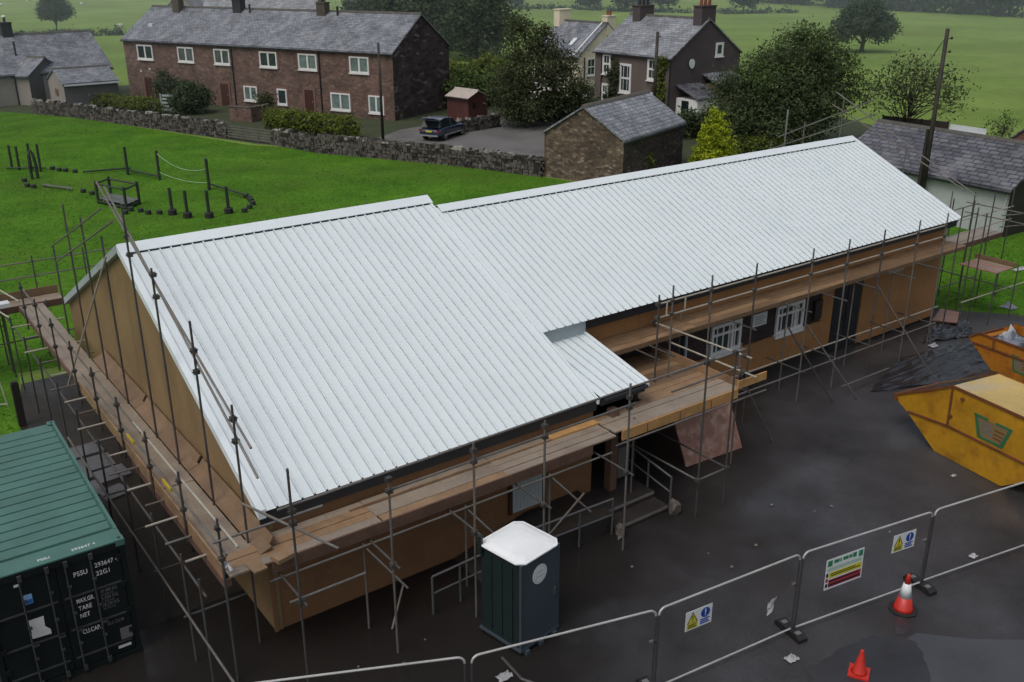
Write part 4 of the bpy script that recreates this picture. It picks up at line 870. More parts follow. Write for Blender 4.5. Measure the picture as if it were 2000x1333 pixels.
for dn, (t0, t1) in enumerate(((0.11, 1.215), (1.225, 2.33))):
    mb = MB(); mb.obox(K(0.03, CW - t1, 0.14), ka*0.05, kb*(t1 - t0), UP*(CH - 0.32)); dpan = mb.build('door', M['contdark'], ct)
    for z in (0.36, 0.99, 1.69): mb = MB(); mb.obox(K(0.028, CW - t1 + .05, z), -ka*0.022, kb*(t1 - t0 - .1), UP*0.035); mb.build('door_rib', M['bar'], dpan)  # ribs in lighter grey, so their highlights are painted in
    for tt in ((t0 + 0.50, t0 + 0.95) if dn == 0 else (t0 + 0.15, t0 + 0.585)):
        p0, p1 = F_(tt, 0.1, 0.035), F_(tt, CH - 0.12, 0.035); lb = MB().tube(p0, p1, 0.017).build('locking_bar', M['bar'], dpan)
        for z in (0.12, 0.72, 1.4, 1.98, CH - 0.16): mb = MB(); mb.obox(F_(tt + .05, z - .03, 0.06), ka*0.04, kb*0.07, UP*(0.05 if 0.2 < z < 2.3 else 0.12)); mb.build('bar_bracket', M['bar'], dpan)
        mb = MB(); mb.obox(F_(tt, 0.98, 0.065), -kb*0.34*(1 if dn == 0 and tt < t0 + .5 else 0.3), ka*0.015, UP*0.04); mb.build('door_handle', M['bar'], dpan)
    for z in (0.55, 1.0, 1.6, 2.2):
        tt = t0 - .02 if dn == 0 else t1 - .07
        mb = MB(); mb.obox(F_(tt + .09, z, 0.02), ka*0.03, kb*0.09, UP*0.1); mb.build('hinge', M['contdark'], dpan)
def ctext(s, t, z, size, width=None, m='letter', par=None): return text_mesh('lettering', s, size, F_(t, z, 0.0), rt, UP, M[m], ct, width, depth=-0.024)
ctext('PSSU', 1.49, 2.10, 0.14, 0.24); ctext('293647 4', 1.87, 2.16, 0.135, 0.42); ctext('22G1', 1.87, 1.98, 0.135, 0.24)
ctext('MAX.GR.', 1.455, 1.53, 0.135, 0.31); ctext('TARE', 1.47, 1.365, 0.135, 0.23); ctext('NET', 1.47, 1.20, 0.135, 0.17)
for i, s in enumerate(('30.480 KG', '2.250 KG', '28.230 KG')): ctext(s, 1.88, 1.585 - i*0.155, 0.10, 0.30, 'lettergrey'); ctext(s.replace('KG', 'LB'), 1.88, 1.52 - i*0.155, 0.055, 0.22, 'lettergrey')
ctext('CU.CAP.', 1.46, 0.84, 0.135, 0.32); ctext('33.2 CU.M', 1.90, 0.84, 0.10, 0.30, 'lettergrey')
def cplate(name, t, z, w, h, m, dep=0.004): mb = MB(); mb.obox(F_(t, z, -0.026), -kb*w, -ka*dep, UP*h); return mb.build(name, M[m], ct)
cplate('sticker', 0.60, 1.86, 0.17, 0.20, 'palblue'); cplate('sticker', 0.605, 1.87, 0.16, 0.085, 'blue', 0.006)
mb = MB(); mb.prism([F_(t, z, -0.026) for t, z in ((.60, 1.52), (.88, 1.52), (.87, 1.30), (.95, 1.20), (.95, 1.10), (.61, 1.12), (.62, 1.2), (.64, 1.25), (.63, 1.40))], -ka*0.004); mb.build('blanked_sign', M['letter'], ct)
cplate('data_plate', 2.10, 0.42, 0.22, 0.26, 'lettergrey'); cplate('sticker', 2.02, 0.24, 0.24, 0.06, 'letter'); cplate('light_patch', 0.52, CH - .31, 0.09, 0.05, 'letter')
o = text_mesh('roof_lettering', '293647 4', 0.11, K(0.12, CW - 1.55, CH - 0.002), rt, ka, M['signwhite'], ct, 0.42, depth=0.003)
o = text_mesh('roof_lettering', 'PSSU', 0.11, K(0.12, CW - 0.98, CH - 0.002), rt, ka, M['signwhite'], ct, 0.2, depth=0.003)

# ------------------------------------------------------------------ portable toilet
PX, PY, PA = 3.62, -3.37, math.radians(10.0)
pa = Vector((math.cos(PA), math.sin(PA), 0)); pb = Vector((-pa.y, pa.x, 0)); p0 = Vector((PX, PY, 0))
pt = thing('portable_toilet', 'slate blue portable toilet with a white domed roof and round door sign', 'toilet', tuple(p0))
Pq = lambda s, t, z: p0 + pa*s + pb*t + UP*z; PW = 1.10
mb = MB(); mb.obox(Pq(0.02, 0.02, 0.12), pa*(PW - .04), pb*(PW - .04), UP*1.96)
for t in (0.22, 0.5, 0.78): mb.obox(Pq(-0.002, t, 0.25), pa*0.03, pb*0.06, UP*1.7)
mb.build('cabin', M['toiletdark'], pt)
mb = MB()
for s in (0.1, 0.5, 0.9): mb.obox(Pq(s, -0.08, 0.0), pa*0.1, pb*(PW + .12), UP*0.1)
mb.obox(Pq(-.02, -.02, 0.098), pa*(PW + .04), pb*(PW + .04), UP*0.05); mb.build('skid_base', M['toilet'], pt)
mb = MB(); mb.obox(Pq(0.03, 0.0, 0.16), pa*(PW - .06), pb*0.04, UP*1.90); dt = mb.build('door', M['toilet'], pt)
mb = MB(); mb.obox(Pq(PW - .17, -0.03, 0.98), pa*0.06, pb*0.035, UP*0.16); mb.build('door_handle', M['rail'], dt)
def disc(c, r, m, name, par, dep, n=28):
    mb = MB(); vs = [c + pa*r*math.cos(2*math.pi*i/n) + UP*r*1.05*math.sin(2*math.pi*i/n) for i in range(n)]; mb.prism(vs, -pb*dep); return mb.build(name, m, par)
sg = disc(Pq(0.53, -0.001, 1.66), 0.20, M['signwhite'], 'door_sign', dt, 0.008); disc(Pq(0.53, -0.003, 1.66), 0.168, M['greytrim'], 'sign_ring', dt, 0.0085); disc(Pq(0.53, -0.005, 1.66), 0.155, M['signwhite'], 'sign_face', dt, 0.009)
mb = MB()
for z, w in ((1.70, 0.17), (1.60, 0.19)):
    for i in range(6): mb.obox(Pq(0.53 - w/2 + i*w/6, -0.0145, z), pa*(w/6*0.7), -pb*0.002, UP*(0.045 if i % 2 else 0.035))
mb.obox(Pq(0.41, -0.0145, 1.57), pa*0.012, -pb*0.002, UP*0.2); mb.build('sign_marks', M['greytrim'], dt)
for s in (0.0, PW - .05): mb = MB(); mb.obox(Pq(s, -.012, 0.14), pa*0.05, pb*0.05, UP*1.94); mb.build('corner_trim', M['toilet'], pt)
# domed roof with chamfered corners and a rim
prof = []
def octo(h, ch): return [(-h + ch, -h), (h - ch, -h), (h, -h + ch), (h, h - ch), (h - ch, h), (-h + ch, h), (-h, h - ch), (-h, -h + ch)]
lv = [(0.585, 0.14, 2.075), (0.60, 0.15, 2.10), (0.59, 0.14, 2.125), (0.555, 0.13, 2.12), (0.53, 0.12, 2.135), (0.44, 0.11, 2.165), (0.26, 0.08, 2.19), (0.06, 0.02, 2.20)]
vs = []; fs = []
for h, ch, z in lv: vs += [Pq(PW/2 + x, PW/2 + y, z) for x, y in octo(h, ch)]
for k in range(len(lv) - 1): fs += [(k*8 + i, k*8 + (i+1) % 8, k*8 + 8 + (i+1) % 8, k*8 + 8 + i) for i in range(8)]
fs += [tuple(range(7, -1, -1)), tuple(range((len(lv)-1)*8, len(lv)*8))]
mb = MB(); mb.add(vs, fs); ro = mb.build('roof', M['toiletroof'], pt); bv = ro.modifiers.new('soft', 'BEVEL'); bv.width = 0.015; bv.segments = 2
MB().tube(Pq(-0.02, PW - .04, 1.9), Pq(-0.02, PW - .04, 2.3), 0.055, n=12).build('vent_pipe', M['toiletdark'], pt)
tag(MB().poly([(3.3, -3.2, .03), (3.25, -3.9, .03), (3.5, -4.4, .03)], 0.03, 6).build('drag_chain', M['steeldark'], loc=(3.3, -3.2, 0)), 'dark metal bar lying on the ground at the foot of the portable toilet', 'bar') 

# ------------------------------------------------------------------ site fence
FH = 1.92
def fpanel(a, b, label, clip=True):
    a, b = Vector((*a, 0)), Vector((*b, 0)); d = (b - a).normalized(); L = (b - a).length
    o = thing('site_fence', label, 'site fence', tuple(a), 'temporary mesh fence panels round the site')
    r = 0.13; P = lambda s, z: a + d*s + UP*z
    arc = lambda cx, a0, a1: [P(cx + r*math.cos(t), FH - r + r*math.sin(t)) for t in np.linspace(a0, a1, 6)]
    MB().poly(arc(r, math.pi, math.pi/2) + arc(L - r, math.pi/2, 0), 0.021, 8).build('top_rail', M['fence'], o)
    MB().tube(P(0.02, 0.16), P(L - .02, 0.16), 0.019).build('bottom_rail', M['fence'], o)
    for s in (0, L): MB().tube(P(s, 0.05), P(s, FH - r), 0.020).build('upright', M['fencedark'], o)
    mb = MB(); k = int(L/0.15)
    for i in range(1, k): mb.tube(P(L*i/k, 0.16), P(L*i/k, FH - .02), 0.0005, n=3, cap=False)
    for z in np.linspace(0.42, FH - .25, 6): mb.tube(P(0.02, z), P(L - .02, z), 0.0005, n=3, cap=False)
    mb.build('wire_mesh', M['wire'], o)
    if clip: mb = MB(); q = P(L, 1.15); mb.obox(q - d*0.06 - Vector((d.y, -d.x, 0))*0.03, d*0.15, Vector((-d.y, d.x, 0))*0.06, UP*0.05); mb.build('fence_clip', M['steel'], o)
    return P, d
FP = [((-1.75, -3.10), (1.50, -4.66), 'mesh fence panel at the bottom left, in front of the scaffold corner'), ((1.60, -4.72), (4.92, -5.64), 'mesh fence panel running in front of the portable toilet'),
      ((4.98, -5.66), (8.38, -6.05), 'mesh fence panel carrying one small warning sign and a pale rag'), ((8.46, -6.07), (11.85, -6.70), 'mesh fence panel carrying the green and yellow safety board'), ((11.95, -6.70), (15.30, -7.35), 'mesh fence panel at the right, in front of the big yellow skip'), ((15.38, -7.37), (18.78, -8.1), 'mesh fence panel beyond the right edge, past the big yellow skip')]
PF = [fpanel(a, b, l) for a, b, l in FP]
for (x, y), lab in (((8.42, -6.02), 'black rubber fence block under the joint left of the safety board'), ((11.90, -6.68), 'black rubber fence block behind the red and white cone'), ((4.95, -5.62), 'black rubber fence block under the joint right of the portable toilet')):
    o = thing('rubber_block', lab, 'fence block', (x, y, 0), 'rubber feet of the site fence'); a = math.radians(80)
    q = Vector((math.cos(a), math.sin(a), 0)); w = Vector((q.y, -q.x, 0)); c = Vector((x, y, 0.02)); mb = MB()
    mb.prism([c - q*0.36 - w*0.11, c + q*0.36 - w*0.11, c + q*0.36 - w*0.11 + UP*0.08, c + q*0.28 - w*0.11 + UP*0.13, c - q*0.28 - w*0.11 + UP*0.13, c - q*0.36 - w*0.11 + UP*0.08], w*0.22)
    mb.build('block', M['rubber'], o)
    mb = MB()
    for s in (-.2, .2): mb.obox(c + q*s - w*0.06 - q*0.05 + UP*0.131, q*0.1, w*0.12, UP*0.004)
    mb.build('hand_hole', M['lettergrey'], o)
def sign_board(label, Pf, d, s, z, w, h, tilt=0.0):
    o = thing('warning_sign', label, 'sign', tuple(Pf(s, z)), 'signs on the site fence'); n = Vector((d.y, -d.x, 0)); b = Pf(s, z) + n*0.03
    r = (d*math.cos(tilt) + UP*math.sin(tilt)).normalized(); u = (UP*math.cos(tilt) - d*math.sin(tilt)).normalized()
    mb = MB(); mb.obox(b, r*w, u*h, n*0.006); mb.build('panel', M['signwhite'], o)
    def rect(x0, y0, x1, y1, m, name, dep=0.008): mb = MB(); mb.obox(b + r*x0*w + u*y0*h + n*0.0061, r*(x1-x0)*w, u*(y1-y0)*h, n*(dep - .006)); return mb.build(name, M[m], o)
    def shape(pts, m, name, dep=0.010): mb = MB(); mb.prism([b + r*x*w + u*y*h + n*0.0062 for x, y in pts], n*(dep - .0062)); return mb.build(name, M[m], o)
    return o, rect, shape, (b, r, u, n)
def hazard(label, k, s, z):
    w, h = 0.62, 0.42; o, rect, shape, _ = sign_board(label, PF[k][0], PF[k][1], s, z, w, h)
    rect(0.06, 0.06, 0.46, 0.34, 'signyellow', 'yellow_block'); shape([(0.06, .36), (.46, .36), (.26, .93)], 'ink', 'triangle_border', 0.009); shape([(0.105, .385), (.415, .385), (.26, .85)], 'signyellow', 'triangle', 0.011)
    shape([(.245, .52), (.275, .52), (.282, .74), (.238, .74)], 'ink', 'exclamation_mark', 0.013); shape([(.245, .43), (.275, .43), (.275, .48), (.245, .48)], 'ink', 'exclamation_dot', 0.013)
    for i in range(3): rect(0.09, 0.11 + i*0.075, 0.43 - .05*(i % 2), 0.145 + i*0.075, 'ink', 'text_line', 0.010)
    shape([(.74 + .17*math.cos(t), .66 + .25*math.sin(t)) for t in np.linspace(0, 2*math.pi, 24, endpoint=False)], 'signblue', 'blue_disc', 0.010)
    shape([(.725, .60), (.755, .60), (.765, .84), (.715, .84)], 'signwhite', 'exclamation_mark', 0.012); shape([(.723, .50), (.757, .50), (.757, .56), (.723, .56)], 'signwhite', 'exclamation_dot', 0.012)
    for i in range(3): rect(0.56, 0.10 + i*0.10, 0.92 - .06*(i % 2), 0.165 + i*0.10, 'signblue', 'text_line', 0.009)
hazard('white warning sign with yellow triangle and blue disc, nearest the portable toilet', 2, 0.60, 1.20)
hazard('white warning sign with yellow triangle and blue disc, right of the safety board', 3, 2.38, 1.22)
o, rect, shape, _ = sign_board('large site safety board with green, yellow and red bands hanging on the fence', PF[3][0], PF[3][1], 0.62, 0.86, 0.98, 0.72, 0.03)
rect(0.04, 0.76, 0.16, 0.95, 'signgreen', 'green_block'); rect(0.86, 0.76, 0.97, 0.95, 'signgreen', 'green_block'); rect(0.70, 0.80, 0.80, 0.95, 'signgreen', 'green_block')
for x0, x1 in ((.20, .34), (.36, .40), (.44, .58), (.60, .68)): rect(x0, 0.82, x1, 0.93, 'signgreen', 'heading_letters')
rect(0.10, 0.36, 0.97, 0.55, 'signyellow', 'yellow_band'); rect(0.14, .42, .93, .45, 'ink', 'text_line', 0.010); rect(0.14, .48, .80, .505, 'ink', 'text_line', 0.010)
rect(0.10, 0.06, 0.97, 0.31, 'signred', 'red_band'); rect(0.10, 0.10, .95, .16, 'ink', 'text_line', 0.010); rect(0.10, 0.24, .90, .29, 'ink', 'text_line', 0.010)
for i in range(3): rect(0.02, 0.08 + i*0.17, 0.08, 0.2 + i*0.17, 'ink' if i != 1 else 'signred', 'symbol')
rect(0.04, .60, .95, .72, 'palegreen', 'pale_band')
def crumple(name, m, c, sx, sy, sz, label, cat, seed, n=5, group=None, rotz=0.0):
    """a crumpled sheet"""
    g = random.Random(seed); mb = MB(); vs = []; ca, sa = math.cos(rotz), math.sin(rotz)
    for j in range(n + 1):
        for i in range(n + 1):
            x, y = (i/n - .5)*sx + g.uniform(-.08, .08)*sx, (j/n - .5)*sy + g.uniform(-.08, .08)*sy
            e = 1 - max(abs(i/n - .5), abs(j/n - .5))*1.9
            vs.append((c[0] + x*ca - y*sa, c[1] + x*sa + y*ca, c[2] + 0.008 + max(0, e)*sz*g.uniform(.3, 1.2) + g.uniform(0, .02)*min(1, sz*6)))
    fs = [(j*(n+1)+i, j*(n+1)+i+1, (j+1)*(n+1)+i+1, (j+1)*(n+1)+i) for j in range(n) for i in range(n)]
    mb.add(vs, fs); o = mb.build(name, m, loc=c); return tag(o, label, cat, group)
# rag caught on the mesh
g = random.Random(5); mb = MB(); Pf, d = PF[2]; vs = []
for j in range(5):
    for i in range(4): vs.append(Pf(2.62 + i*0.055 + j*0.012, 0.80 + j*0.085 + g.uniform(-.02, .02) + i*0.02) + Vector((d.y, -d.x, 0))*(0.025 + g.uniform(0, .05)))
mb.add(vs, [(j*4+i, j*4+i+1, j*4+i+5, j*4+i+4) for j in range(4) for i in range(3)]); tag(mb.build('plastic_bag', M['rag'], loc=tuple(Pf(2.62, .8))), 'pale torn plastic bag caught on the fence mesh left of the safety board', 'plastic bag')

# ------------------------------------------------------------------ cones
c1 = thing('traffic_cone', 'red and white traffic cone standing in front of the fence block', 'cone', (10.90, -6.93, 0), 'traffic cones by the fence')
mb = MB(); mb.lathe([(0.30, 0.0), (0.30, 0.03), (0.22, 0.045)], (10.90, -6.93, 0.02), 8); mb.build('base', M['rubber'], c1)
CZ = lambda z: 0.19 - 0.165*z/0.9
MB().lathe([(CZ(0) + .03, .045), (CZ(.05), .09), (CZ(.32), .34)], (10.9, -6.93, .02), 24).build('lower_body', M['cone'], c1, smooth=True)
MB().lathe([(CZ(.34) + .004, .34), (CZ(.66) + .004, .66)], (10.9, -6.93, .02), 24).build('reflective_sleeve', M['sleeve'], c1, smooth=True)
MB().lathe([(CZ(.67), .66), (CZ(.86), .86), (CZ(.9)*.7, .88)], (10.9, -6.93, .02), 24).build('tip', M['cone'], c1, smooth=True)
c2 = thing('traffic_cone', 'small plain red traffic cone standing on the dark tarmac patch', 'cone', (8.50, -7.56, 0), 'traffic cones by the fence')
mb = MB(); q = Vector((8.50, -7.56, 0.02)); mb.box((8.31, -7.75, .026), (8.69, -7.37, .062), rot=0.5); ob = mb.build('base', M['cone'], c2)
MB().lathe([(.15, .0), (.125, .03), (.035, .47), (.028, .50), (.015, .505)], (8.50, -7.56, .063), 20).build('body', M['cone'], c2, smooth=True)

# ------------------------------------------------------------------ skips
def skip(label, F, d, w, width, prof, rim_z, body, rimm, lid=False, ribs=(), ribz=None, cat='skip'):
    F, d = Vector((*F, 0)), Vector((*d, 0)).normalized(); p = Vector((-d.y, d.x, 0))
    if p.dot(Vector((*w, 0))) < 0: p = -p
    o = thing('skip', label, cat, tuple(F), 'waste skips in the yard'); Q = lambda s, t, z: F + d*s + p*t + UP*z
    bot, top = prof        # bottom polyline left->right, top polyline left->right (s,z)
    mb = MB(); loop = bot + top[::-1]
    for t, th in ((0.0, 0.02), (width - .02, 0.02)): mb.prism([Q(s, t, z) for s, z in loop], p*th)
    for (s0, z0), (s1, z1) in zip(bot[:-1], bot[1:]): mb.prism([Q(s0, .021, z0), Q(s1, .021, z1), Q(s1, .021, z1 + .02), Q(s0, .021, z0 + .02)], p*(width - .042))
    if lid:
        pass
    ob = mb.build('body', body, o)
    mb = MB()
    for t in (-.03, width): 
        for (s0, z0), (s1, z1) in zip(top[:-1], top[1:]): mb.prism([Q(s0, t, z0 - .06), Q(s1, t, z1 - .06), Q(s1, t, z1 + .01), Q(s0, t, z0 + .01)], p*0.03)
    for s, z in (top[0], top[-1]): mb.obox(Q(s - .03, 0, z - .06), d*0.06, p*width, UP*0.07)
    mb.build('rim', rimm, o)
    mb = MB()
    for s0, z0, s1, z1 in ribs:
        v = Vector((s1 - s0, z1 - z0)).normalized() * 0.03; nx_, nz_ = -v.y, v.x
        mb.prism([Q(s0 - nx_, -.028, z0 - nz_), Q(s1 - nx_, -.028, z1 - nz_), Q(s1 + nx_, -.028, z1 + nz_), Q(s0 + nx_, -.028, z0 + nz_)], p*0.027)
    if ribs: mb.build('stiffener', rimm, o)
    return o, Q, d, p
s1, Q, d, p = skip('big yellow lidded skip with green emblem, nearest the fence', (17.79, -3.39), (-.178, -.984), (1, -.18), 1.75,
    ([(-1.61, 1.02), (-1.05, .74), (0, 0.03), (2.13, 0.03), (3.9, 1.3)], [(-1.61, 1.08), (0.24, 2.10), (3.0, 2.10), (3.9, 1.36)]), 2.1, M['skip'], M['rust'],
    ribs=[(-1.05, .78, .33, .93), (.33, .93, 3.55, .93), (.28, .93, .24, 2.08), (3.0, .93, 3.0, 2.08)])
mb = MB(); mb.prism([Q(0.24, .022, 2.075), Q(3.0, .022, 2.075), Q(3.0, 1.73, 2.075), Q(.24, 1.73, 2.075)], UP*0.022); mb.prism([Q(3.0, .022, 2.075), Q(3.9, .022, 1.33), Q(3.9, 1.73, 1.33), Q(3.0, 1.73, 2.075)], UP*0.022); mb.build('lid', M['lid'], s1)
mb = MB(); mb.prism([Q(.22, .022, 2.07), Q(-1.58, .022, 1.07), Q(-1.58, 1.73, 1.07), Q(.22, 1.73, 2.07)], UP*0.02); mb.build('sloping_cover', M['tarp'], s1)
for s, z in ((-1.5, 1.0), (.33, 1.25), (.6, 1.85)): mb = MB(); mb.tube(Q(s, -.06, z), Q(s, 0.0, z), .05, n=10); mb.build('lifting_lug', M['rust'], s1)
def emblem(o, Q, s0, z0, w, h, dep=-.006):
    def poly(pts, m, name, dd): mb = MB(); mb.prism([Q(s0 + x*w, -.0005 if dd is None else -.002, z0 + y*h) for x, y in pts], (Q(0, dep*(dd or 1), 0) - Q(0, 0, 0))); return mb.build(name, M[m], o)
    pl = poly([(.06, .92), (.94, .92), (.80, .08), (.22, .08)], 'logobeige', 'emblem_panel', 0.5)
    for pts in ([(0, 1), (.36, 1), (.38, .88), (0.10, .88), (.0, .94)], [(0, 1), (.10, .90), (.26, .10), (.18, 0)], [(.18, 0), (.24, .12), (.78, .12), (.84, 0)], [(.84, 0), (.76, .10), (.90, .90), (1, 1)], [(1, 1), (.90, .88), (.58, .88), (.56, 1)]):
        poly(pts, 'logogreen', 'emblem_border', 1.0)
    for i, (a, b, c) in enumerate(((.22, .50, .66), (.24, .52, .48), (.27, .52, .30), (.57, .82, .60), (.57, .80, .42), (.56, .78, .26))):
        poly([(a, c), (b, c), (b, c + (.10 if i < 3 else .07)), (a, c + (.10 if i < 3 else .07))], 'rust' if i > 2 else 'lettergrey', 'emblem_letters', 0.8)
emblem(s1, Q, 1.0, 1.02, 1.15, 0.62)
s2, Q2, d, p = skip('orange open skip heaped with dark rubbish, behind the yellow one at the right edge', (24.43, -1.34), (-.16, -.987), (1, -.16), 1.7,
    ([(-1.01, .82), (0, 0.03), (2.0, 0.03), (3.1, 1.0)], [(-1.01, .88), (-.63, 1.14), (2.6, 1.16), (3.1, 1.05)]), 1.16, M['skip2'], M['rust'], ribs=[(-.84, .72, 2.8, .80), (-.05, .74, -.1, 1.1), (1.6, .76, 1.6, 1.12)])
emblem(s2, Q2, 0.62, 0.28, 0.75, 0.55)
for i, (s, t, sx, m, lab) in enumerate(((0.0, .85, 1.1, 'bluegrey', 'blue-grey plastic sack on the heap in the orange skip, nearest its tip'), (1.0, .9, 1.3, 'tarp', 'black plastic sack heaped in the middle of the orange skip'), (.5, 1.4, .9, 'tarp', 'black plastic sack at the back edge of the orange skip'), (1.9, .9, 1.2, 'bluegrey', 'blue-grey plastic sack at the right side of the orange skip'), (-.4, 1.2, .5, 'rag', 'pale crumpled bag at the back corner of the orange skip'))):
    c = Q2(s, t, 0.85 + .1*(i % 2)); crumple('rubbish_sack', M[m], tuple(c), sx, sx*.9, .4, lab, 'sack', 50 + i, n=7, group='rubbish in the orange skip')
MB2 = MB(); MB2.prism([Q2(-.7, .03, .5), Q2(2.7, .03, .5), Q2(2.7, 1.66, .5), Q2(-.7, 1.66, .5)], UP*.35); o = MB2.build('rubbish_fill', M['plinth'], s2)

# ------------------------------------------------------------------ loose site things
mb = MB(); a, b = Vector((11.67, 0.02, 0.02)), Vector((13.71, -0.12, 0.02)); back = Vector((-.15, .95, 0)); mb.obox(a, b - a, UP*1.32 + back*0.55, Vector((0, .03, -.02))); tag(mb.build('metal_sheet', M['rustsheet'], loc=tuple(a)), 'rust-red sheet smeared with pale plaster leaning under the scaffold tower', 'sheet')
def tarp(name, pts, m, label, n=14, amp=.06, seed=3, z=0.03, cat='tarpaulin'):
    g = random.Random(seed); P = [Vector((*q, 0)) for q in pts]; mb = MB(); vs = []
    for j in range(n + 1):
        for i in range(n + 1):
            u, v = i/n, j/n; q = P[0]*(1-u)*(1-v) + P[1]*u*(1-v) + P[2]*u*v + P[3]*(1-u)*v
            vs.append((q.x + g.uniform(-.05, .05), q.y + g.uniform(-.05, .05), z + g.random()**2*amp))
    mb.add(vs, [(j*(n+1)+i, j*(n+1)+i+1, (j+1)*(n+1)+i+1, (j+1)*(n+1)+i) for j in range(n) for i in range(n)])
    return tag(mb.build(name, m, loc=(*pts[0], z)), label, cat)
tarp('plastic_sheet', [(19.75, -0.03), (23.04, 1.05), (26.49, 0.36), (24.36, -1.81)], M['tarp'], 'large wet black plastic sheet spread on the ground between scaffold and skips', amp=.05)
tarp('plastic_sheet', [(24.79, 1.38), (26.98, 2.31), (28.23, 1.66), (26.79, 0.63)], M['tarp'], 'smaller wet black plastic sheet by the far corner of the building', amp=.08, seed=8)
mb = MB(); P4 = [Vector((*q, .10)) for q in ((26.95, 2.33), (27.43, 1.64), (28.53, 2.12), (28.33, 2.84))]; mb.prism(P4, UP*.05); tag(mb.build('board_stack', M['pinkboard'], loc=tuple(P4[0])), 'pinkish board lying flat on the ground by the far corner of the building', 'board')
crumple('plastic_bag', M['litter'], (*(24.84, 0.98), .03), .34, .26, .14, 'white plastic bag on the ground beside the black sheet', 'plastic bag', 61)
crumple('plastic_bag', M['litter'], (*(16.93, -4.48), .03), .16, .1, .08, 'white scrap of rubbish lying in front of the yellow skip', 'litter', 62)
crumple('plastic_bag', M['litter'], (*(13.87, -6.77), .03), .18, .15, .1, 'white and black scrap of rubbish under the right fence panel', 'litter', 63)
crumple('plastic_bag', M['litter'], (*(7.79, -6.55), .03), .24, .2, .08, 'crumpled white plastic bag on the tarmac below the fence block', 'plastic bag', 64)
crumple('plastic_bag', M['litter'], (*(3.02, -3.66), .03), .3, .2, .08, 'crumpled white plastic bag at the bottom of the toilet fence panel', 'plastic bag', 65)
crumple('litter', M['bluegrey'], (*(30.89, 1.52), .02), .45, .5, .25, 'blue-grey crumpled packaging on the lawn beyond the far scaffold', 'litter', 66)
crumple('litter', M['rag'], (*(36.12, 3.82), .02), .9, .25, .1, 'long white scrap on the lawn at the right edge', 'litter', 67)
tag(MB().tube((2.0, -1.2, .04), (2.55, -.75, .62), .024).build('loose_tube', M['steel'], loc=(2.0, -1.2, .04)), 'loose short tube leaning by the annex wall behind the front standards', 'tube')
tag(MB().tube((-.9, -2.7, .05), (.0, -2.0, .25), .03).build('loose_tube', M['steelpale'], loc=(-.9, -2.7, .05)), 'pale loose tube lying at the near corner beneath the scaffold', 'tube')
mb = MB(); mb.poly([(-1.02, -.62, 2.60), (-1.0, -.80, 2.52), (-.98, -.72, 2.60), (-.96, -.9, 2.50)], .03, 6); tag(mb.build('rag', M['rag'], loc=(-1, -.7, 2.5)), 'white rag tied to the corner standard of the gable scaffold', 'rag')
g = random.Random(77)
for i in range(16):     # small stones and scraps lying about the yard
    x, y = g.uniform(0.5, 16), g.uniform(-5.5, -1.6); r = g.uniform(.025, .055); mb = MB(); mb.lathe([(r*.7, 0), (r, r*.4), (r*.4, r*.9)], (x, y, .016), 6)
    o = tag(mb.build('stone_chip', M['concrete'], loc=(x, y, .016)), 'small pale stone chip scattered on the dark wet yard between fence and building', 'stone', 'stone chips on the wet yard')
# ------------------------------------------------------------------ drystone walls
def drystone(label, path, h, thick=0.45, seed=0, size=0.34, cope=True):
    g = random.Random(seed); P = [Vector((*q, 0)) for q in path]; o = thing('stone_wall', label, 'stone wall', tuple(P[0]))
    st = MB(); cp = MB(); core = MB()
    def stone(mb, c, d, n, l, t, hh):
        vs = []
        for sz in (0, 1):
            for sx, sy in ((-1, -1), (1, -1), (1, 1), (-1, 1)):
                k = 1 - 0.14*g.random() - (0.1 if sz else 0)
                vs.append(c + d*(sx*l/2*k) + n*(sy*t/2*k) + UP*(sz*hh*(1 - .12*g.random())))
        mb.add(vs, [(0,3,2,1),(4,5,6,7),(0,1,5,4),(1,2,6,5),(2,3,7,6),(3,0,4,7)])
    for a, b in zip(P[:-1], P[1:]):
        d = (b - a); L = d.length; d.normalize(); n = Vector((-d.y, d.x, 0))
        core.obox(a - n*(thick*.36) - UP*.05, d*L, n*thick*.72, UP*(h*.93))
        z = 0.0; row = 0
        while z < h - 0.05:
            rh = g.uniform(.10, .26)
            for side in (-1, 1):
                s = -g.random()*.2
                while s < L:
                    l = g.uniform(.2, size*1.5); hh = rh*g.uniform(.7, 1.25); t = thick*(0.34 - .05*z)
                    stone(st, a + d*(s + l/2) + n*(side*thick*(.36 + g.uniform(-.04, .05) - .06*z/h)) + UP*z, d, n, l*.97, t, hh); s += l
            z += rh*.97; row += 1
        s = 0
        while cope and s < L:
            l = g.uniform(.10, .42); stone(cp, a + d*(s + l/2) + n*g.uniform(-.06, .06) + UP*(h*.93), (d + UP*g.uniform(-.3, .3)).normalized(), n, l*1.02, thick*g.uniform(.55, 1.0), g.uniform(.05, .26)); s += l
    core.build('core', M['walldark'], o); st.build('stonework', M['stone'], o)
    if cope: cp.build('coping', M['coping'], o)
    return o
drystone('long mossy drystone wall along the back of the playing field, left of the wooden hurdle', [(11.78, 78.99), (14.09, 74.32), (17.61, 64.64), (20.75, 56.66)], 1.15, seed=1)
drystone('mossy drystone wall along the back of the playing field, right of the wooden hurdle', [(22.44, 51.88), (23.67, 46.98), (25.99, 42.92), (28.61, 38.11), (29.96, 35.04), (31.24, 31.54)], 1.15, seed=2)
drystone('low stone retaining wall under the red shed, behind the parked car', [(35.26, 48.09), (37.49, 48.20), (40.16, 48.68)], 0.95, seed=3)
drystone('low stone wall in front of the cream house', [(53.16, 57.69), (53.47, 54.43), (52.77, 50.88)], 0.9, seed=4)
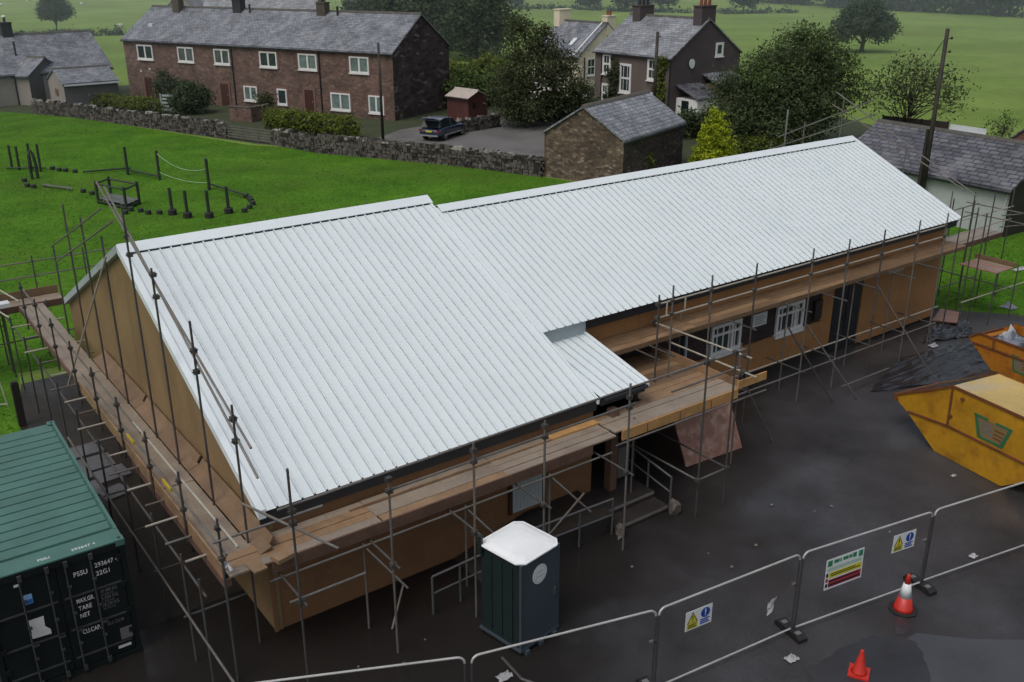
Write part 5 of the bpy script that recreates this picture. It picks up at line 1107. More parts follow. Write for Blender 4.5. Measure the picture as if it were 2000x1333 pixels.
hu = thing('field_hurdle', 'silvered wooden hurdle filling the gap in the drystone wall', 'gate', (*(20.59, 56.23), 0)); A, B = Vector((*(20.62, 56.20), 0)), Vector((*(22.33, 51.71), 0))
for i in range(5):
    mb = MB(); mb.obox(A + UP*(.15 + i*.2), B - A, UP*.11, Vector((.03, .02, 0))); mb.build('rail', M['gatewood'], hu)
for k in (0, .33, .66, 1.0): q = A.lerp(B, k); mb = MB(); mb.obox(q, Vector((.1, 0, 0)), Vector((0, .1, 0)), UP*1.15); mb.build('post', M['gatewood'], hu)

# ------------------------------------------------------------------ the village
o, P, d, p = gable_house('terraced_house', 'long two-storey red-brown stone terrace with slate roof and white windows', 'terrace', (35, 56.2), (-.42, .908), (.908, .42), 31.7, 8.6, 5.45, 8.2, M['terrbrick'], M['slate'], M['terrgable'])
terr = o
M['glassmid'] = glass_mat('half_curtained_glass', (0.075, 0.095, 0.09), rough=0.15)
def wfront(s0, s1, z0, z1, panes=2, gm=None, sur=True, nm='window'): return window_on(o, P(s1, 0, z0), -d, UP, s1 - s0, z1 - z0, -p, panes=panes, frame=.13, gm=gm, surround=M['surround'] if sur else None, name=nm, depth=.08)
for i, (a, b) in enumerate([(27.75, 29.84), (22.41, 24.45), (17.95, 19.85), (12.37, 14.38), (7.91, 9.94), (2.40, 4.41)]): wfront(a, b, 3.72, 5.05, gm=M[('glass', 'glassmid', 'glassmid', 'glass', 'glasspale', 'glasspale')[i]], sur=i > 2)
for a, b, z0, z1, n in [(15.03, 16.62, .66, 1.97, 2), (11.57, 12.68, .56, 1.93, 1), (4.55, 6.65, .52, 1.96, 2), (1.05, 2.61, .52, 1.97, 2), (24.2, 25.0, 1.55, 2.0, 1)]: wfront(a, b, z0, z1, n, M['glasspale'] if n > 1 else M['glass'])
for a, b in [(28.31, 29.35), (18.51, 19.45), (8.57, 9.50)]:
    mb = MB(); mb.obox(P(b, -.03, 0.0), -d*(b - a), p*.028, UP*1.92); dd = mb.build('door', M['door'], o)
    mb = MB(); mb.obox(P(b + .22, -.06, 0), -d*.2, p*.058, UP*2.0); mb.obox(P(a - .02, -.06, 0), -d*.2, p*.058, UP*2.0); mb.obox(P(b + .22, -.06, 2.002), -d*(b - a + .44), p*.058, UP*.2); mb.build('door_surround', M['surround'], dd)
    mb = MB(); mb.obox(P(a + .18, -.045, .95), -d*.06, p*.014, UP*.12); mb.build('door_handle', M['chrome'], dd)
for s in (17.7, 7.67): MB().tube(P(s, -.07, 0), P(s, -.07, 5.35), .06).build('downpipe', M['black'], o)
for s, z in ((29.8, 2.5), (28.6, 2.75), (19.2, 2.35), (13.4, 2.9), (9.1, 2.6), (5.9, 2.55)): mb = MB(); mb.obox(P(s, -.05, z), -d*.2, p*.045, UP*.18); mb.build('wall_vent', M['surround'] if s < 20 else M['signwhite'], o)
for s, m, w, z1, off in ((27.8, 'chimbrown', .9, 9.2, .5), (20.1, 'chimdark', 1.0, 9.05, .3), (10.15, 'chimbrown', .95, 8.98, .3)):
    c = P(s, 4.3 - off, 0); ch = chimney_on(o, c, w, .7, 7.3, z1, d, p, M[m], pots=1, potm=M['chimdark'])
for s in (18.6, 8.4): MB().tube(P(s, 3.8, 7.8), P(s, 3.8, 8.75), .1).build('flue_pipe', M['chimdark'], o)
mb = MB(); mb.obox(P(29.2, 1.6, 6.62), d*.5, p*.3, UP*.25); mb.build('roof_vent', M['signwhite'], o)

o, P, d, p = gable_house('bungalow', 'low slate-roofed bungalow at the left edge, joined to the terrace end', 'bungalow', (4.0, 84.6), (1, .13), (-.13, 1), 16.9, 9.0, 2.75, 5.85, M['greyrender'], M['slate'])
chimney_on(o, P(9.2, 4.5, 0), .95, .75, 5.2, 7.0, d, p, M['chimdark'], pots=1, potm=M['chimdark'])
for s, t in ((7.2, 3.0), (8.9, 2.0)): MB().tube(P(s, t, 4.2), P(s, t, 5.5), .09).build('flue_pipe', M['chimdark'], o)
window_on(o, P(15.0, 0, .9), d, UP, 1.5, 1.5, -p, panes=2, frame=.14, name='bay_window')
mb = MB(); mb.obox(P(14.7, -.5, .6), d*2.1, p*.48, UP*.28); mb.build('bay_sill', M['upvc'], o)
o, P, d, p = gable_house('cottage_wing', 'small gabled grey wing with white verge standing before the bungalow', 'outbuilding', (12.71, 84.55), (-.675, .74), (.74, .675), 3.7, 5.3, 2.6, 3.95, M['greyrender'], M['slate'], M['darkrender'])
mb = MB(); mb.obox(P(1.6, 1.0, 3.28), d*.6, p*.6 + UP*.30, UP*.07); mb.build('roof_light', M['signwhite'], o)
mb = MB(); mb.prism([P(3.7, -.15, 2.62), P(3.95, -.15, 2.62), P(3.95, 2.65, 4.1), P(3.7, 2.65, 4.1)], UP*.16); mb.build('verge_board', M['signwhite'], o)
MB().tube(P(1.4, -.07, 0), P(1.4, -.07, 2.5), .06).build('downpipe', M['black'], o)
o, P, d, p = gable_house('stone_outbuilding', 'low grey outbuilding with white eave line between the bungalow and the drystone wall', 'outbuilding', (14.3, 78.4), (1, .04), (-.04, 1), 4.7, 5.0, 2.35, 3.35, M['darkrender'], M['slate'], M['greyrender'])
mb = MB(); mb.obox(P(-.02, -.30, 2.2), d*4.8, -p*.05, UP*.14); mb.build('eave_board', M['signwhite'], o)
mb = MB(); mb.obox(P(-.04, 2.0, 1.2), p*.9, -d*.03, UP*.55); mb.build('vent_panel', M['surround'], o)

o, P, d, p = gable_house('rear_house', 'slate-roofed house showing over the ridge of the terrace', 'house', (41.8, 119.2), (.786, -.618), (.618, .786), 15.2, 8.0, 5.9, 9.2, M['greyrender'], M['slatelight'])
o2, P2, d2, p2 = gable_house('gabled_wing', 'grey gabled wing beside the rear house, its apex behind the leftmost terrace chimney', 'house', (41.6, 119.4), (.618, .786), (-.786, .618), 8.0, 5.3, 5.9, 8.3, M['greyrender'], M['slatelight'])

# dark roughcast house with white sashes
o, P, d, p = gable_house('roughcast_house', 'brown roughcast house with white sash windows, two chimneys and creepers', 'house', (52.4, 41.7), (-.0276, .9996), (1, .0276), 9.05, 8.4, 5.15, 7.9, M['render_brown'], M['slatelight'], M['render_dark'])
def wf2(s0, s1, z0, z1, bars=1, mid=.5): return window_on(o, P(s1, 0, z0), -d, UP, s1 - s0, z1 - z0, -p, panes=1, frame=.2, mid=mid, bars=bars, name='sash_window')
wf2(7.04, 8.06, 3.3, 5.0); wf2(4.5, 5.87, 1.95, 4.35, 2, .5); wf2(1.53, 2.63, 3.25, 5.02); wf2(7.2, 8.1, .9, 2.5); wf2(1.5, 2.5, .88, 2.3)
window_on(o, P(0, 5.2, 5.0), p, UP, .95, 1.1, -d, panes=1, frame=.2, name='gable_window')
MB().tube(P(8.12, -.07, 0), P(8.12, -.07, 5.0), .06).build('downpipe', M['black'], o); MB().tube(P(0.05, -.07, 0), P(0.05, -.07, 5.0), .06).build('downpipe', M['black'], o)
ds = MB(); c = P(-.12, 2.28, 4.6)
ds.prism([c + p*.32*math.cos(t) + UP*.38*math.sin(t) for t in np.linspace(0, 2*math.pi, 16, endpoint=False)], -d*.05); ds.build('satellite_dish', M['signwhite'], o)
chimney_on(o, P(.55, 4.2, 0), .9, 1.7, 7.0, 8.95, d, p, M['render_dark'], pots=0)
ch = chimney_on(o, P(7.6, 4.2, 0), .9, 1.7, 7.0, 8.75, d, p, M['render_dark'], pots=0)
for s in (.55, 7.6):
    for t in (3.7, 4.2, 4.7): q = P(s, t, 0); MB().lathe([(.14, 0), (.12, .5), (.16, .52), (.16, .6)], (q.x, q.y, 9.06 if s < 1 else 8.86), 10).build('chimney_pot', M['pot'] if s < 1 else M['chimdark'], o)
po = MB(); po.obox(P(-2.3, .8, 0), d*2.29, p*2.6, UP*2.0); pw = po.build('porch', M['white'], o)
po = MB(); po.prism([P(-2.45, .65, 2.02), P(-2.45, 3.55, 2.02), P(-.01, 3.55, 2.95), P(-.01, .65, 2.95)], UP*.1); po.build('porch_roof', M['slatedark'], pw)
mb = MB(); mb.obox(P(-2.32, 1.0, 0.05), p*.0 + d*.0 + p*.02, UP*1.9, d*.01); 
window_on(pw, P(-2.3, 1.9, .7), p, UP, 1.0, 1.0, -d, panes=1, frame=.12, mid=.7, name='porch_window'); 
mb = MB(); mb.obox(P(-1.4, .77, 0), d*.75, -p*.03, UP*1.85); mb.build('porch_door', M['carglass'], pw)
mb = MB(); mb.obox(P(-1.6, 3.9, 0), d*1.55, p*3.5, UP*2.9); mb.build('lean_to', M['barnstone'], o)
mb = MB(); mb.prism([P(-1.75, 3.8, 2.92), P(-1.75, 7.5, 2.92), P(-.01, 7.5, 3.6), P(-.01, 3.8, 3.6)], UP*.1); mb.build('lean_to_roof', M['slate'], o)
def creeper(label, P, d, p, s0, s1, z0, z1, lm, n, seed):
    g = np.random.default_rng(seed); c = P((s0 + s1)/2, -.1, 0); o = thing('climbing_plant', label, 'climbing plant', tuple(c), 'creepers on the brown house')
    B = [(P((s0 + s1)/2, -.12, z).x, P((s0 + s1)/2, -.12, z).y, z, .22 + abs(d.x)*(s1 - s0)/2, .2 + abs(d.y)*(s1 - s0)/2*g.uniform(.7, 1.05), .5) for z in np.arange(z0, z1, .5)]
    leaf_obj('foliage', leaves(n, B, .13, .18, seed=seed, shell=.3), lm, o); MB().tube(P((s0+s1)/2, -.05, 0), P((s0+s1)/2, -.05, z1 - .3), .04).build('stem', M['bark'], o)
creeper('dark green creeper on the brown house beside its middle sash window', P, d, p, 5.9, 7.3, .3, 4.5, M['l_dark'], 1500, 3)
creeper('yellow-green creeper climbing the front corner of the brown house', P, d, p, .35, 1.5, .3, 4.9, M['l_hedge'], 1500, 4)

o, P, d, p = gable_house('cream_house', 'cream rendered house with slate roof and cream chimneys behind the brown house', 'house', (57.2, 59.2), (-.03, 1), (1, .03), 7.0, 7.6, 3.65, 6.6, M['cream'], M['slate'])
window_on(o, P(0, 1.25, 1.85), p, UP, 1.1, 1.65, -d, panes=1, frame=.12, mid=.5, bars=1, fm=M['upvc'], name='sash_window')
window_on(o, P(2.6, 0, 1.6), -d, UP, 1.2, 1.5, -p, panes=2, frame=.1)
mb = MB(); mb.obox(P(2.0, 1.0, 4.63), d*.5, p*.75 + UP*.58, UP*.06); mb.build('roof_light', M['signwhite'], o)
mb = MB(); mb.obox(P(.5, -.1, 3.76), d*.18, p*3.8 + UP*2.95, UP*.06); mb.build('valley_flashing', M['signwhite'], o)
chimney_on(o, P(.3, 4.3, 0), .8, 1.1, 5.6, 7.3, d, p, M['cream'], pots=2); chimney_on(o, P(6.7, 3.8, 0), .9, 1.6, 5.6, 7.7, d, p, M['cream'], pots=0)
for t in (0.9, ): MB().tube(P(-.07, t, 0), P(-.07, t, 3.6), .06).build('downpipe', M['black'], o)

o, P, d, p = gable_house('stone_barn', 'small rubble-stone barn with slate roof behind the school ridge', 'barn', (33.2, 26.2), (.944, .33), (-.40, .917), 8.16, 5.5, 2.7, 4.4, M['barndark'], M['slatelight'], M['barnstone'], over=.1, ridge=M['concrete'])
o, P, d, p = gable_house('white_outbuilding', 'long whitewashed outbuilding with purple slate roof beside the right end of the school', 'outbuilding', (40.5, 7.0), (.05, 1), (1, -.05), 9.9, 6.0, 2.35, 3.95, M['palewall'], M['slatedark'], M['timberdark'], over=.2)
MB().tube(P(.1, -.08, 0), P(.1, -.08, 2.3), .05).build('downpipe', M['palewall'], o)
o, P, d, p = gable_house('brick_house', 'red brick gable peeping in at the right edge beyond the white outbuilding', 'house', (52.8, 14.0), (.99, .1), (.1, -.99), 8.0, 6.0, 2.2, 4.9, M['redbrick'], M['slatedark'], over=.2)
o, P, d, p = gable_house('garden_shed', 'small red shed with pale felt roof behind the parked car', 'shed', (39.5, 51.9), (-.17, .985), (.985, .17), 2.6, 2.2, 1.95, 2.42, M['shed'], M['shedroof'], over=.12, thick=.04, ridge=M['shedroof'])
mb = MB(); mb.obox(P(-.02, .5, 1.1), p*.32, -d*.01, UP*.4); mb.build('shed_window', M['carglass'], o)
# timber fence and pale shed roof over the white outbuilding's ridge
A, B = Vector((*(60.62, 27.37), 0)), Vector((*(61.72, 22.76), 0)); bf = thing('timber_fence', 'dark timber fence showing over the purple slate ridge', 'fence', tuple(A))
mb = MB(); mb.obox(A + UP*.1, B - A, Vector((.02, .04, 0)), UP*1.5); mb.build('boarding', M['timberdark'], bf)
for k in np.linspace(0, 1, 6): q = A.lerp(B, k); mb = MB(); mb.obox(q - Vector((.08, .05, 0)), Vector((.09, 0, 0)), Vector((0, .09, 0)), UP*1.65); mb.build('post', M['timberdark'], bf)
A, B = Vector((*(60.96, 22.30), 0)), Vector((*(60.82, 19.45), 0)); ls = thing('low_shed', 'low shed with pale sheet roof behind the purple slate ridge', 'shed', tuple(A)); n = Vector((.9, .43, 0))
mb = MB(); mb.obox(A, B - A, n*2.0, UP*.9); mb.build('wall', M['darkrender'], ls); mb = MB(); mb.prism([A - n*.1 + UP*.92, B - n*.1 + UP*.92, B + n*2.1 + UP*1.25, A + n*2.1 + UP*1.25], UP*.05); mb.build('roof', M['palewall'], ls)
# garden wall and slatted gate in front of the terrace
gw = MB(); A, B, C = (Vector((*q, 0)) for q in ((24.00, 64.78), (25.06, 62.62), (27.18, 63.79)))
gwt = thing('garden_wall', 'low red-brown garden wall with pale coping before the middle of the terrace', 'garden wall', tuple(A))
for a, b in ((A, B), (B, C)):
    n = Vector((-(b-a).y, (b-a).x, 0)).normalized()
    mb = MB(); mb.obox(a, b - a, n*.22, UP*1.15); mb.build('brickwork', M['terrbrick'], gwt); mb = MB(); mb.obox(a - n*.04 + UP*1.152, b - a, n*.3, UP*.09); mb.build('coping', M['concrete'], gwt)
A, B = Vector((*(20.70, 72.30), 0)), Vector((*(22.07, 71.26), 0)); gt = thing('slatted_gate', 'weathered white slatted gate standing at the end of the trimmed hedge', 'gate', tuple(A)); d = B - A
for i in range(5): mb = MB(); mb.obox(A + UP*(.25 + i*.3) + d*.03*i, d, UP*.17, Vector((.05, .03, 0))); mb.build('slat', M['benchwhite'], gt)
for k in (0.02, .95): q = A + d*k; mb = MB(); mb.obox(q, Vector((.1, 0, 0)), Vector((0, .1, 0)), UP*1.7); mb.build('post', M['benchwhite'], gt)

# ------------------------------------------------------------------ parked car
cr = thing('parked_car', 'dark blue estate car with raised tailgate parked on the grey gravel', 'car', (33.9, 46.9, 0))
cd = Vector((.88, .475, 0)).normalized(); cp = Vector((cd.y, -cd.x, 0)); c0 = Vector((33.3, 45.9, 0)) - cp*.78
CQ = lambda s, t, z: c0 + cd*s + cp*t + UP*z      # s=0 at rear axle, t=+ right side
sec = [(-.92, .78, .42, .72, None), (-.86, .86, .34, .95, None), (-.35, .89, .28, 1.02, None), (.6, .90, .26, 1.04, None), (1.6, .90, .26, 1.02, None), (2.4, .89, .26, .98, None), (3.05, .87, .28, .90, None), (3.4, .78, .34, .74, None), (3.48, .66, .42, .62, None)]
vs = []; fs = []
for s, w, zl, zh, _ in sec:
    ring = [(-w*.92, zl), (-w, zl + .16), (-w, zh - .16), (-w*.93, zh), (w*.93, zh), (w, zh - .16), (w, zl + .16), (w*.92, zl)]
    vs += [CQ(s, t, z) for t, z in ring]
k = len(sec)
for i in range(k - 1): fs += [(i*8 + j, i*8 + (j+1) % 8, (i+1)*8 + (j+1) % 8, (i+1)*8 + j) for j in range(8)]
fs += [tuple(range(7, -1, -1)), tuple(range((k-1)*8, k*8))]
mb = MB(); mb.add(vs, fs); bo = mb.build('body', M['carpaint'], cr, smooth=True); bo.modifiers.new('sub', 'SUBSURF').render_levels = 2; bo.modifiers['sub'].levels = 1
cab = [(-.80, .74, 1.0, .74, 1.02), (-.45, .78, 1.0, .66, 1.50), (.2, .79, 1.0, .64, 1.60), (1.0, .79, 1.0, .63, 1.58), (1.55, .78, 1.0, .60, 1.45), (2.25, .74, .97, .72, .99)]
vs = []; fs = []
for s, wl, zl, wh, zh in cab: vs += [CQ(s, -wl, zl), CQ(s, -wh, zh), CQ(s, wh, zh), CQ(s, wl, zl)]
for i in range(len(cab) - 1): fs += [(i*4 + j, i*4 + j + 1, (i+1)*4 + j + 1, (i+1)*4 + j) for j in range(3)]
mb = MB(); mb.add(vs, fs); mb.build('greenhouse', M['carglass'], cr)
mb = MB(); 
for (s, wl, zl, wh, zh), (s2_, _, _, wh2, zh2) in zip(cab[1:4], cab[2:5]): mb.prism([CQ(s, -wh, zh + .012), CQ(s, wh, zh + .012), CQ(s2_, wh2, zh2 + .012), CQ(s2_, -wh2, zh2 + .012)], UP*.02)
mb.build('roof', M['carroof'], cr)
for sg in (-1, 1):
    for i in (1, 3): s, wl, zl, wh, zh = cab[i]; MB().tube(CQ(s, sg*(wl + .015), zl), CQ(s, sg*(wh + .02), zh), .035, n=6).build('pillar', M['carpaint'], cr)
    MB().poly([CQ(-.4, sg*.66, 1.53), CQ(.3, sg*.66, 1.63), CQ(1.5, sg*.62, 1.50)], .022, 6).build('roof_bar', M['chrome'], cr)
    mb = MB(); mb.obox(CQ(-.2, sg*.905, .38), cd*2.6, cp*sg*.03, UP*.10); mb.build('sill_trim', M['chrome'], cr)
    mb = MB(); mb.obox(CQ(-.90, sg*.62, .72), cd*.06, cp*sg*.24, UP*.14); mb.build('tail_light', M['lamp'], cr)
    mb = MB(); mb.obox(CQ(1.75, sg*.86, 1.0), cd*.15, cp*sg*.18, UP*.13); mb.build('wing_mirror', M['carpaint'], cr)
    for s in (0, 2.62):
        c = CQ(s, sg*.80, .33); wh_ = MB().tube(c - cp*sg*.1, c + cp*sg*.11, .33, n=20).build('wheel', M['tyre'], cr); MB().tube(c + cp*sg*.111, c + cp*sg*.12, .21, n=14).build('rim', M['alloy'], wh_)
mb = MB(); mb.obox(CQ(-.95, -.26, .70), cp*.52, cd*.02, UP*.12); mb.build('number_plate', M['signyellow'], cr)
mb = MB(); mb.obox(CQ(-.96, -.75, .40), cp*1.5, cd*.05, UP*.10); mb.build('rear_bumper', M['chrome'], cr)
mb = MB(); mb.prism([CQ(-.5, -.66, 1.52), CQ(-.5, .66, 1.52), CQ(-1.25, .62, 1.72), CQ(-1.25, -.62, 1.72)], UP*.05); tg = mb.build('tailgate', M['carpaint'], cr); mb = MB(); mb.obox(CQ(-1.24, -.4, 1.775), cp*.8, cd*.25, UP*.01); mb.build('tailgate_trim', M['chrome'], tg)

# ------------------------------------------------------------------ poles
def pole(label, x, y, h, r, ins=0, lean=(0, 0), m='polegreen', name='utility_pole'):
    o = thing(name, label, 'pole', (x, y, 0), 'wooden poles in the village'); t = Vector((x + lean[0], y + lean[1], h)); MB().tube((x, y, -.1), t, r, r*.72, n=12).build('shaft', M[m], o, smooth=True)
    for i in range(ins):
        q = Vector((x, y, 0)).lerp(t, 1 - (.05 + .055*i*1.2)); MB().tube(q, q + Vector((.02, -.26, .02)), .02, n=6).build('insulator_arm', M['coupler'], o); MB().lathe([(.03, 0), (.06, .03), (.06, .09), (.03, .13)], (q.x + .02, q.y - .27, q.z - .02), 10).build('insulator', M['ink'], o)
    return o, t
o, t = pole('tall mossy wooden pole with four insulators standing before the purple slate roof', *(40.33, 11.38), 9.45, .135, 4, (.12, .08))
for dx in (-.6, -.45): MB().poly([t + Vector((-.05, 0, -.4)), t + Vector((dx*.5, .3, -1.1)), t + Vector((dx, .5, -1.7))], .012, 5).build('service_cable', M['rubber'], o)
MB().tube((*(40.12, 11.54), -.1), (*(40.47, 11.67), 4.6), .10, .09, n=10).build('side_prop', M['timberdark'], o)
pole('black wooden pole standing before the brown roughcast house', 56.5, 46.3, 8.3, .17, 2) if False else pole('black wooden pole standing before the brown roughcast house', *(50.17, 41.18), 7.3, .16, 1)
pole('slender brown pole before the near corner of the terrace', 29.6, 48.6, 7.0, .12)
pole('thin grey post rising behind the school ridge near the golden conifer', 40.3, 20.3, 4.6, .06, m='playgrey', name='post')
# leaning mesh panel and dark gate post by the lawn at the far left
o = thing('wire_panel', 'loose pale-framed wire panel leaning on a dark post at the left edge', 'wire panel', (-3.4, 9.9, 0))
A = Vector((*(-2.89, 15.24), 0)); B = Vector((*(-2.16, 14.92), 0)); n = Vector((-.3, .5, 0))
MB().poly([A, A + UP*1.7 + n*.5, B + UP*1.75 + n*.5, B], .02, 8).build('frame', M['fence'], o)
MB().tube(A + UP*.1, B + UP*.1, .018).build('bottom_bar', M['fence'], o); MB().tube(A + UP*.2, B + UP*1.4 + n*.4, .018).build('brace', M['fence'], o)
q = (-2.07, 13.26); mb = MB(); mb.box((q[0] - .10, q[1] - .10, 0), (q[0] + .10, q[1] + .10, 1.35)); mb.box((q[0] - .08, q[1] - .08, 1.352), (q[0] + .08, q[1] + .08, 1.40)); tag(mb.build('gate_post', M['timberdark'], loc=(*q, 0)), 'thick dark gate post on the lawn edge behind the green container', 'post')
# ------------------------------------------------------------------ play trail on the field
def posts(label, pts, h, r, m='playpost', base=False, name='play_posts', extra=None, loc=None):
    o = thing(name, label, 'play equipment', (*pts[0], 0))
    for i, (x, y) in enumerate(pts):
        hh = h[i] if isinstance(h, (list, tuple)) else h
        MB().tube((x, y, -.05), (x + .03, y + .05, hh), r, r*.92, n=10).build('post', M[m], o)
    return o
def beam(o, a, b, z, r=.09, m='playpost', name='beam'): MB().tube((*a, z), (*b, z), r, n=8).build(name, M[m], o)
A4 = [(5.21, 53.92), (5.52, 53.28), (6.09, 52.45), (6.49, 51.75)]
o = posts('four dark upright play posts in a row at the lawn left edge', A4, [1.5, 1.5, 1.75, 1.75], .085); beam(o, (4.79, 53.62), (6.87, 52.07), .16, .05)
tn = thing('climbing_arch', 'dark narrow climbing arch standing before the row of four posts', 'play equipment', (*(5.75, 49.62), 0)); x, y = (5.72, 49.64)
MB().poly([(x - .16, y, 0), (x - .18, y, .8), (x - .12, y + .05, 1.5), (x, y + .06, 1.78), (x + .12, y + .05, 1.5), (x + .18, y, .8), (x + .16, y, 0)], .09, 8).build('arch', M['playpost'], tn)
for z in (.5, .8, 1.1, 1.4): MB().tube((x - .16, y, z), (x + .16, y, z), .035, n=6).build('rung', M['playgrey'], tn)
def stump(px, label, grp='stepping stumps of the play trail'):
    x, y = px; mb = MB(); mb.lathe([(.16, 0), (.16, .20), (.15, .22)], (x, y, .005), 10); tag(mb.build('stepping_stump', M['playpost'], loc=(x, y, .005)), label, 'stump', grp)
for q in ((7.25, 51.99), (7.48, 51.22), (7.78, 50.79), (8.18, 50.10)): stump(q, 'dark stepping stump in the row between the four posts and the balance beam')
for q in ((5.00, 49.08), (4.85, 47.43), (5.08, 46.91)): stump(q, 'dark stepping stump in the cluster left of the grey plank')
for q in ((7.14, 43.87), (7.41, 43.01)): stump(q, 'dark stepping stump between the grey plank and the climbing frame')
for q in ((7.62, 37.18), (8.06, 37.69), (8.42, 37.15), (8.61, 36.45), (9.09, 36.09)): stump(q, 'dark stepping stump in the row before the matted posts')
for q in ((14.30, 37.08), (14.22, 36.36), (14.10, 35.84), (13.89, 35.09), (13.43, 34.41), (12.90, 33.81)): stump(q, 'dark stepping stump in the curve at the right end of the play trail')
o = thing('balance_trail', 'dark balance beams joined to two tall posts on the lawn', 'play equipment', (*(10.69, 47.45), 0))
for q, h in (((10.69, 47.45), 1.75), ((11.82, 44.72), 1.8)): MB().tube((*q, -.05), (q[0] + .02, q[1] + .03, h), .09, .085, n=10).build('post', M['playpost'], o)
beam(o, (8.45, 49.31), (11.27, 48.79), .16, .06); beam(o, (10.83, 47.93), (11.84, 44.71), .22, .06)
o = thing('rope_post', 'tall dark play post with a long beam running to the curved stumps', 'play equipment', (*(13.27, 40.13), 0)); q = (13.27, 40.13); MB().tube((*q, -.05), (q[0], q[1] + .03, 1.85), .09, n=10).build('post', M['playpost'], o); beam(o, (13.49, 40.65), (14.13, 36.43), .26, .06)
ropeA, ropeB = (11.82, 44.72), (13.27, 40.13)
for z0, z1, lab in ((1.65, 1.3, 'upper pale green rope strung across the lawn between the tall play posts'), (.5, .45, 'lower pale green rope strung across the lawn between the tall play posts')):
    pts = [Vector((*ropeA, z0)).lerp(Vector((*ropeB, z1)), t) - UP*(.5 if z0 > 1 else .2)*4*t*(1 - t) for t in np.linspace(0, 1, 12)]
    tag(MB().poly(pts, .012, 5).build('rope', M['palegreen'], loc=tuple(pts[0])), lab, 'rope')
for i, (q, lab) in enumerate((((9.61, 35.57), 'dark play post on a black mat, first of the four from the left'), ((10.04, 34.44), 'dark play post on a black mat, second of the four from the left'), ((10.95, 33.76), 'dark play post on a black mat, third of the four from the left'), ((12.14, 34.10), 'dark play post on a black mat, rightmost of the four'))):
    o = thing('matted_post', lab, 'play equipment', (*q, 0), 'play posts on black mats'); MB().tube((*q, 0), (q[0], q[1] + .03, 1.45), .085, n=10).build('post', M['playpost'], o); mb = MB(); mb.lathe([(.24, 0), (.24, .26), (.2, .3)], (q[0], q[1], .005), 8); mb.build('base_mat', M['mat_black'], o)
o = thing('grey_plank', 'low grey plank bridge lying on the lawn near the left edge', 'play equipment', (*(5.60, 47.21), 0)); A, B = Vector((*(5.53, 46.91), .12)), Vector((*(6.73, 44.66), .12)); mb = MB(); mb.obox(A, B - A, Vector((.05, .25, 0)), UP*.05); mb.build('plank', M['playgrey'], o)
for k in (.1, .9): q = A.lerp(B, k); mb = MB(); mb.obox((q.x - .08, q.y + .02, 0), (.16, 0, 0), (0, .2, 0), (0, 0, .12)); mb.build('leg', M['playgrey'], o)
cf = thing('play_equipment_set', 'dark post-and-rail climbing frame on the lawn behind the gable apex', 'play equipment', (*(7.24, 40.95), 0))
Q4 = [(7.14, 40.57), (8.06, 41.42), (8.94, 39.08), (7.95, 38.06)]
for q in Q4: MB().tube((*q, -.05), (q[0], q[1] + .02, 1.25), .08, n=8).build('post', M['playpost'], cf)
for a, b in ((0, 3), (1, 2), (0, 1), (3, 2)): beam(cf, Q4[a], Q4[b], 1.12, .05, name='rail'); beam(cf, Q4[a], Q4[b], .14, .06, name='ground_rail')
mb = MB(); mb.add([(*Q4[0], .3), (*Q4[1], .3), (*Q4[2], .3), (*Q4[3], .3)], [(0, 1, 2, 3)]); mb.build('net_bed', M['playgrey'], cf)

# ------------------------------------------------------------------ hedges and shrubs
def hedge(label, a, b, w, h, lm, n, size=.11, seed=0, kind=None, z0=0.0, name='hedge'):
    g = np.random.default_rng(seed); A, B = Vector((*a, z0)), Vector((*b, z0)); L = (B - A).length; k = max(2, int(L/(.55*max(w, .6))))
    bl = [(*(A.lerp(B, (i + .5)/k) + Vector((g.uniform(-.1, .1), g.uniform(-.1, .1), h*g.uniform(.44, .54))))[:], max(w*.5, L/k*.6)*g.uniform(.9, 1.1), w*.5*g.uniform(.9, 1.15), h*.5*g.uniform(.92, 1.1)) for i in range(k)]
    o = thing(name, label, 'hedge', tuple(A))
    leaf_obj('foliage', leaves(n, bl, size, .16, seed=seed + 5, shell=.72, per=14), lm, o)
    d = (B - A).normalized(); nn = Vector((-d.y, d.x, 0)); mb = MB(); mb.obox(A - nn*w*.28, B - A, nn*w*.56, UP*h*.72); mb.build('branches', M['walldark'], o)
    return o
hedge('trimmed yellow-green hedge behind the left drystone wall', (15.95, 80.58), (20.55, 72.41), 1.3, 1.25, M['l_hedge'], 9000, seed=1)
hedge('thick dark olive hedge behind the wall before the right half of the terrace', (25.23, 59.24), (28.15, 50.57), 1.7, 1.65, M['l_hedge'], 12000, seed=2)
hedge('low yellowing hedge on the right behind the school ridge', (46.77, 29.48), (49.08, 27.27), 1.0, 1.1, M['l_hedge'], 3000, seed=3)
def shrub(label, base, blobs, n, size, lm, cat='shrub', name='shrub', seed=0, th=.8, clump=.25, shell=.5, bark=None, nb=6): return tree(name, label, base, th, .07, blobs, n, size, lm, cat=cat, seed=seed, clump=clump, shell=shell, bark=bark, nb=nb)
shrub('dark rounded shrub before the terrace between its two left doors', (22.94, 70.61), [(0, 0, 1.3, 1.5, 1.4, 1.3), (-.9, .5, .9, 1.0, 1, .9)], 5000, .13, M['l_dark'], seed=11)
shrub('dark climber bush against the terrace left of the rounded shrub', (22.97, 77.38), [(0, 0, 1.4, 1.2, .9, 1.5), (1.2, -1.2, 1.1, 1, 1, 1.1)], 4500, .13, M['l_dark'], seed=12)
shrub('thin rose bush against the terrace by its third ground window', (27.59, 65.63), [(0, 0, 1.4, .8, .6, .7), (.1, 0, .8, .6, .5, .6)], 900, .11, M['l_brown'], seed=13)
shrub('small dark bush left of the drystone wall end', (19.45, 85.79), [(0, 0, .8, 1.1, .8, .8)], 1500, .12, M['l_hedge'], seed=14)
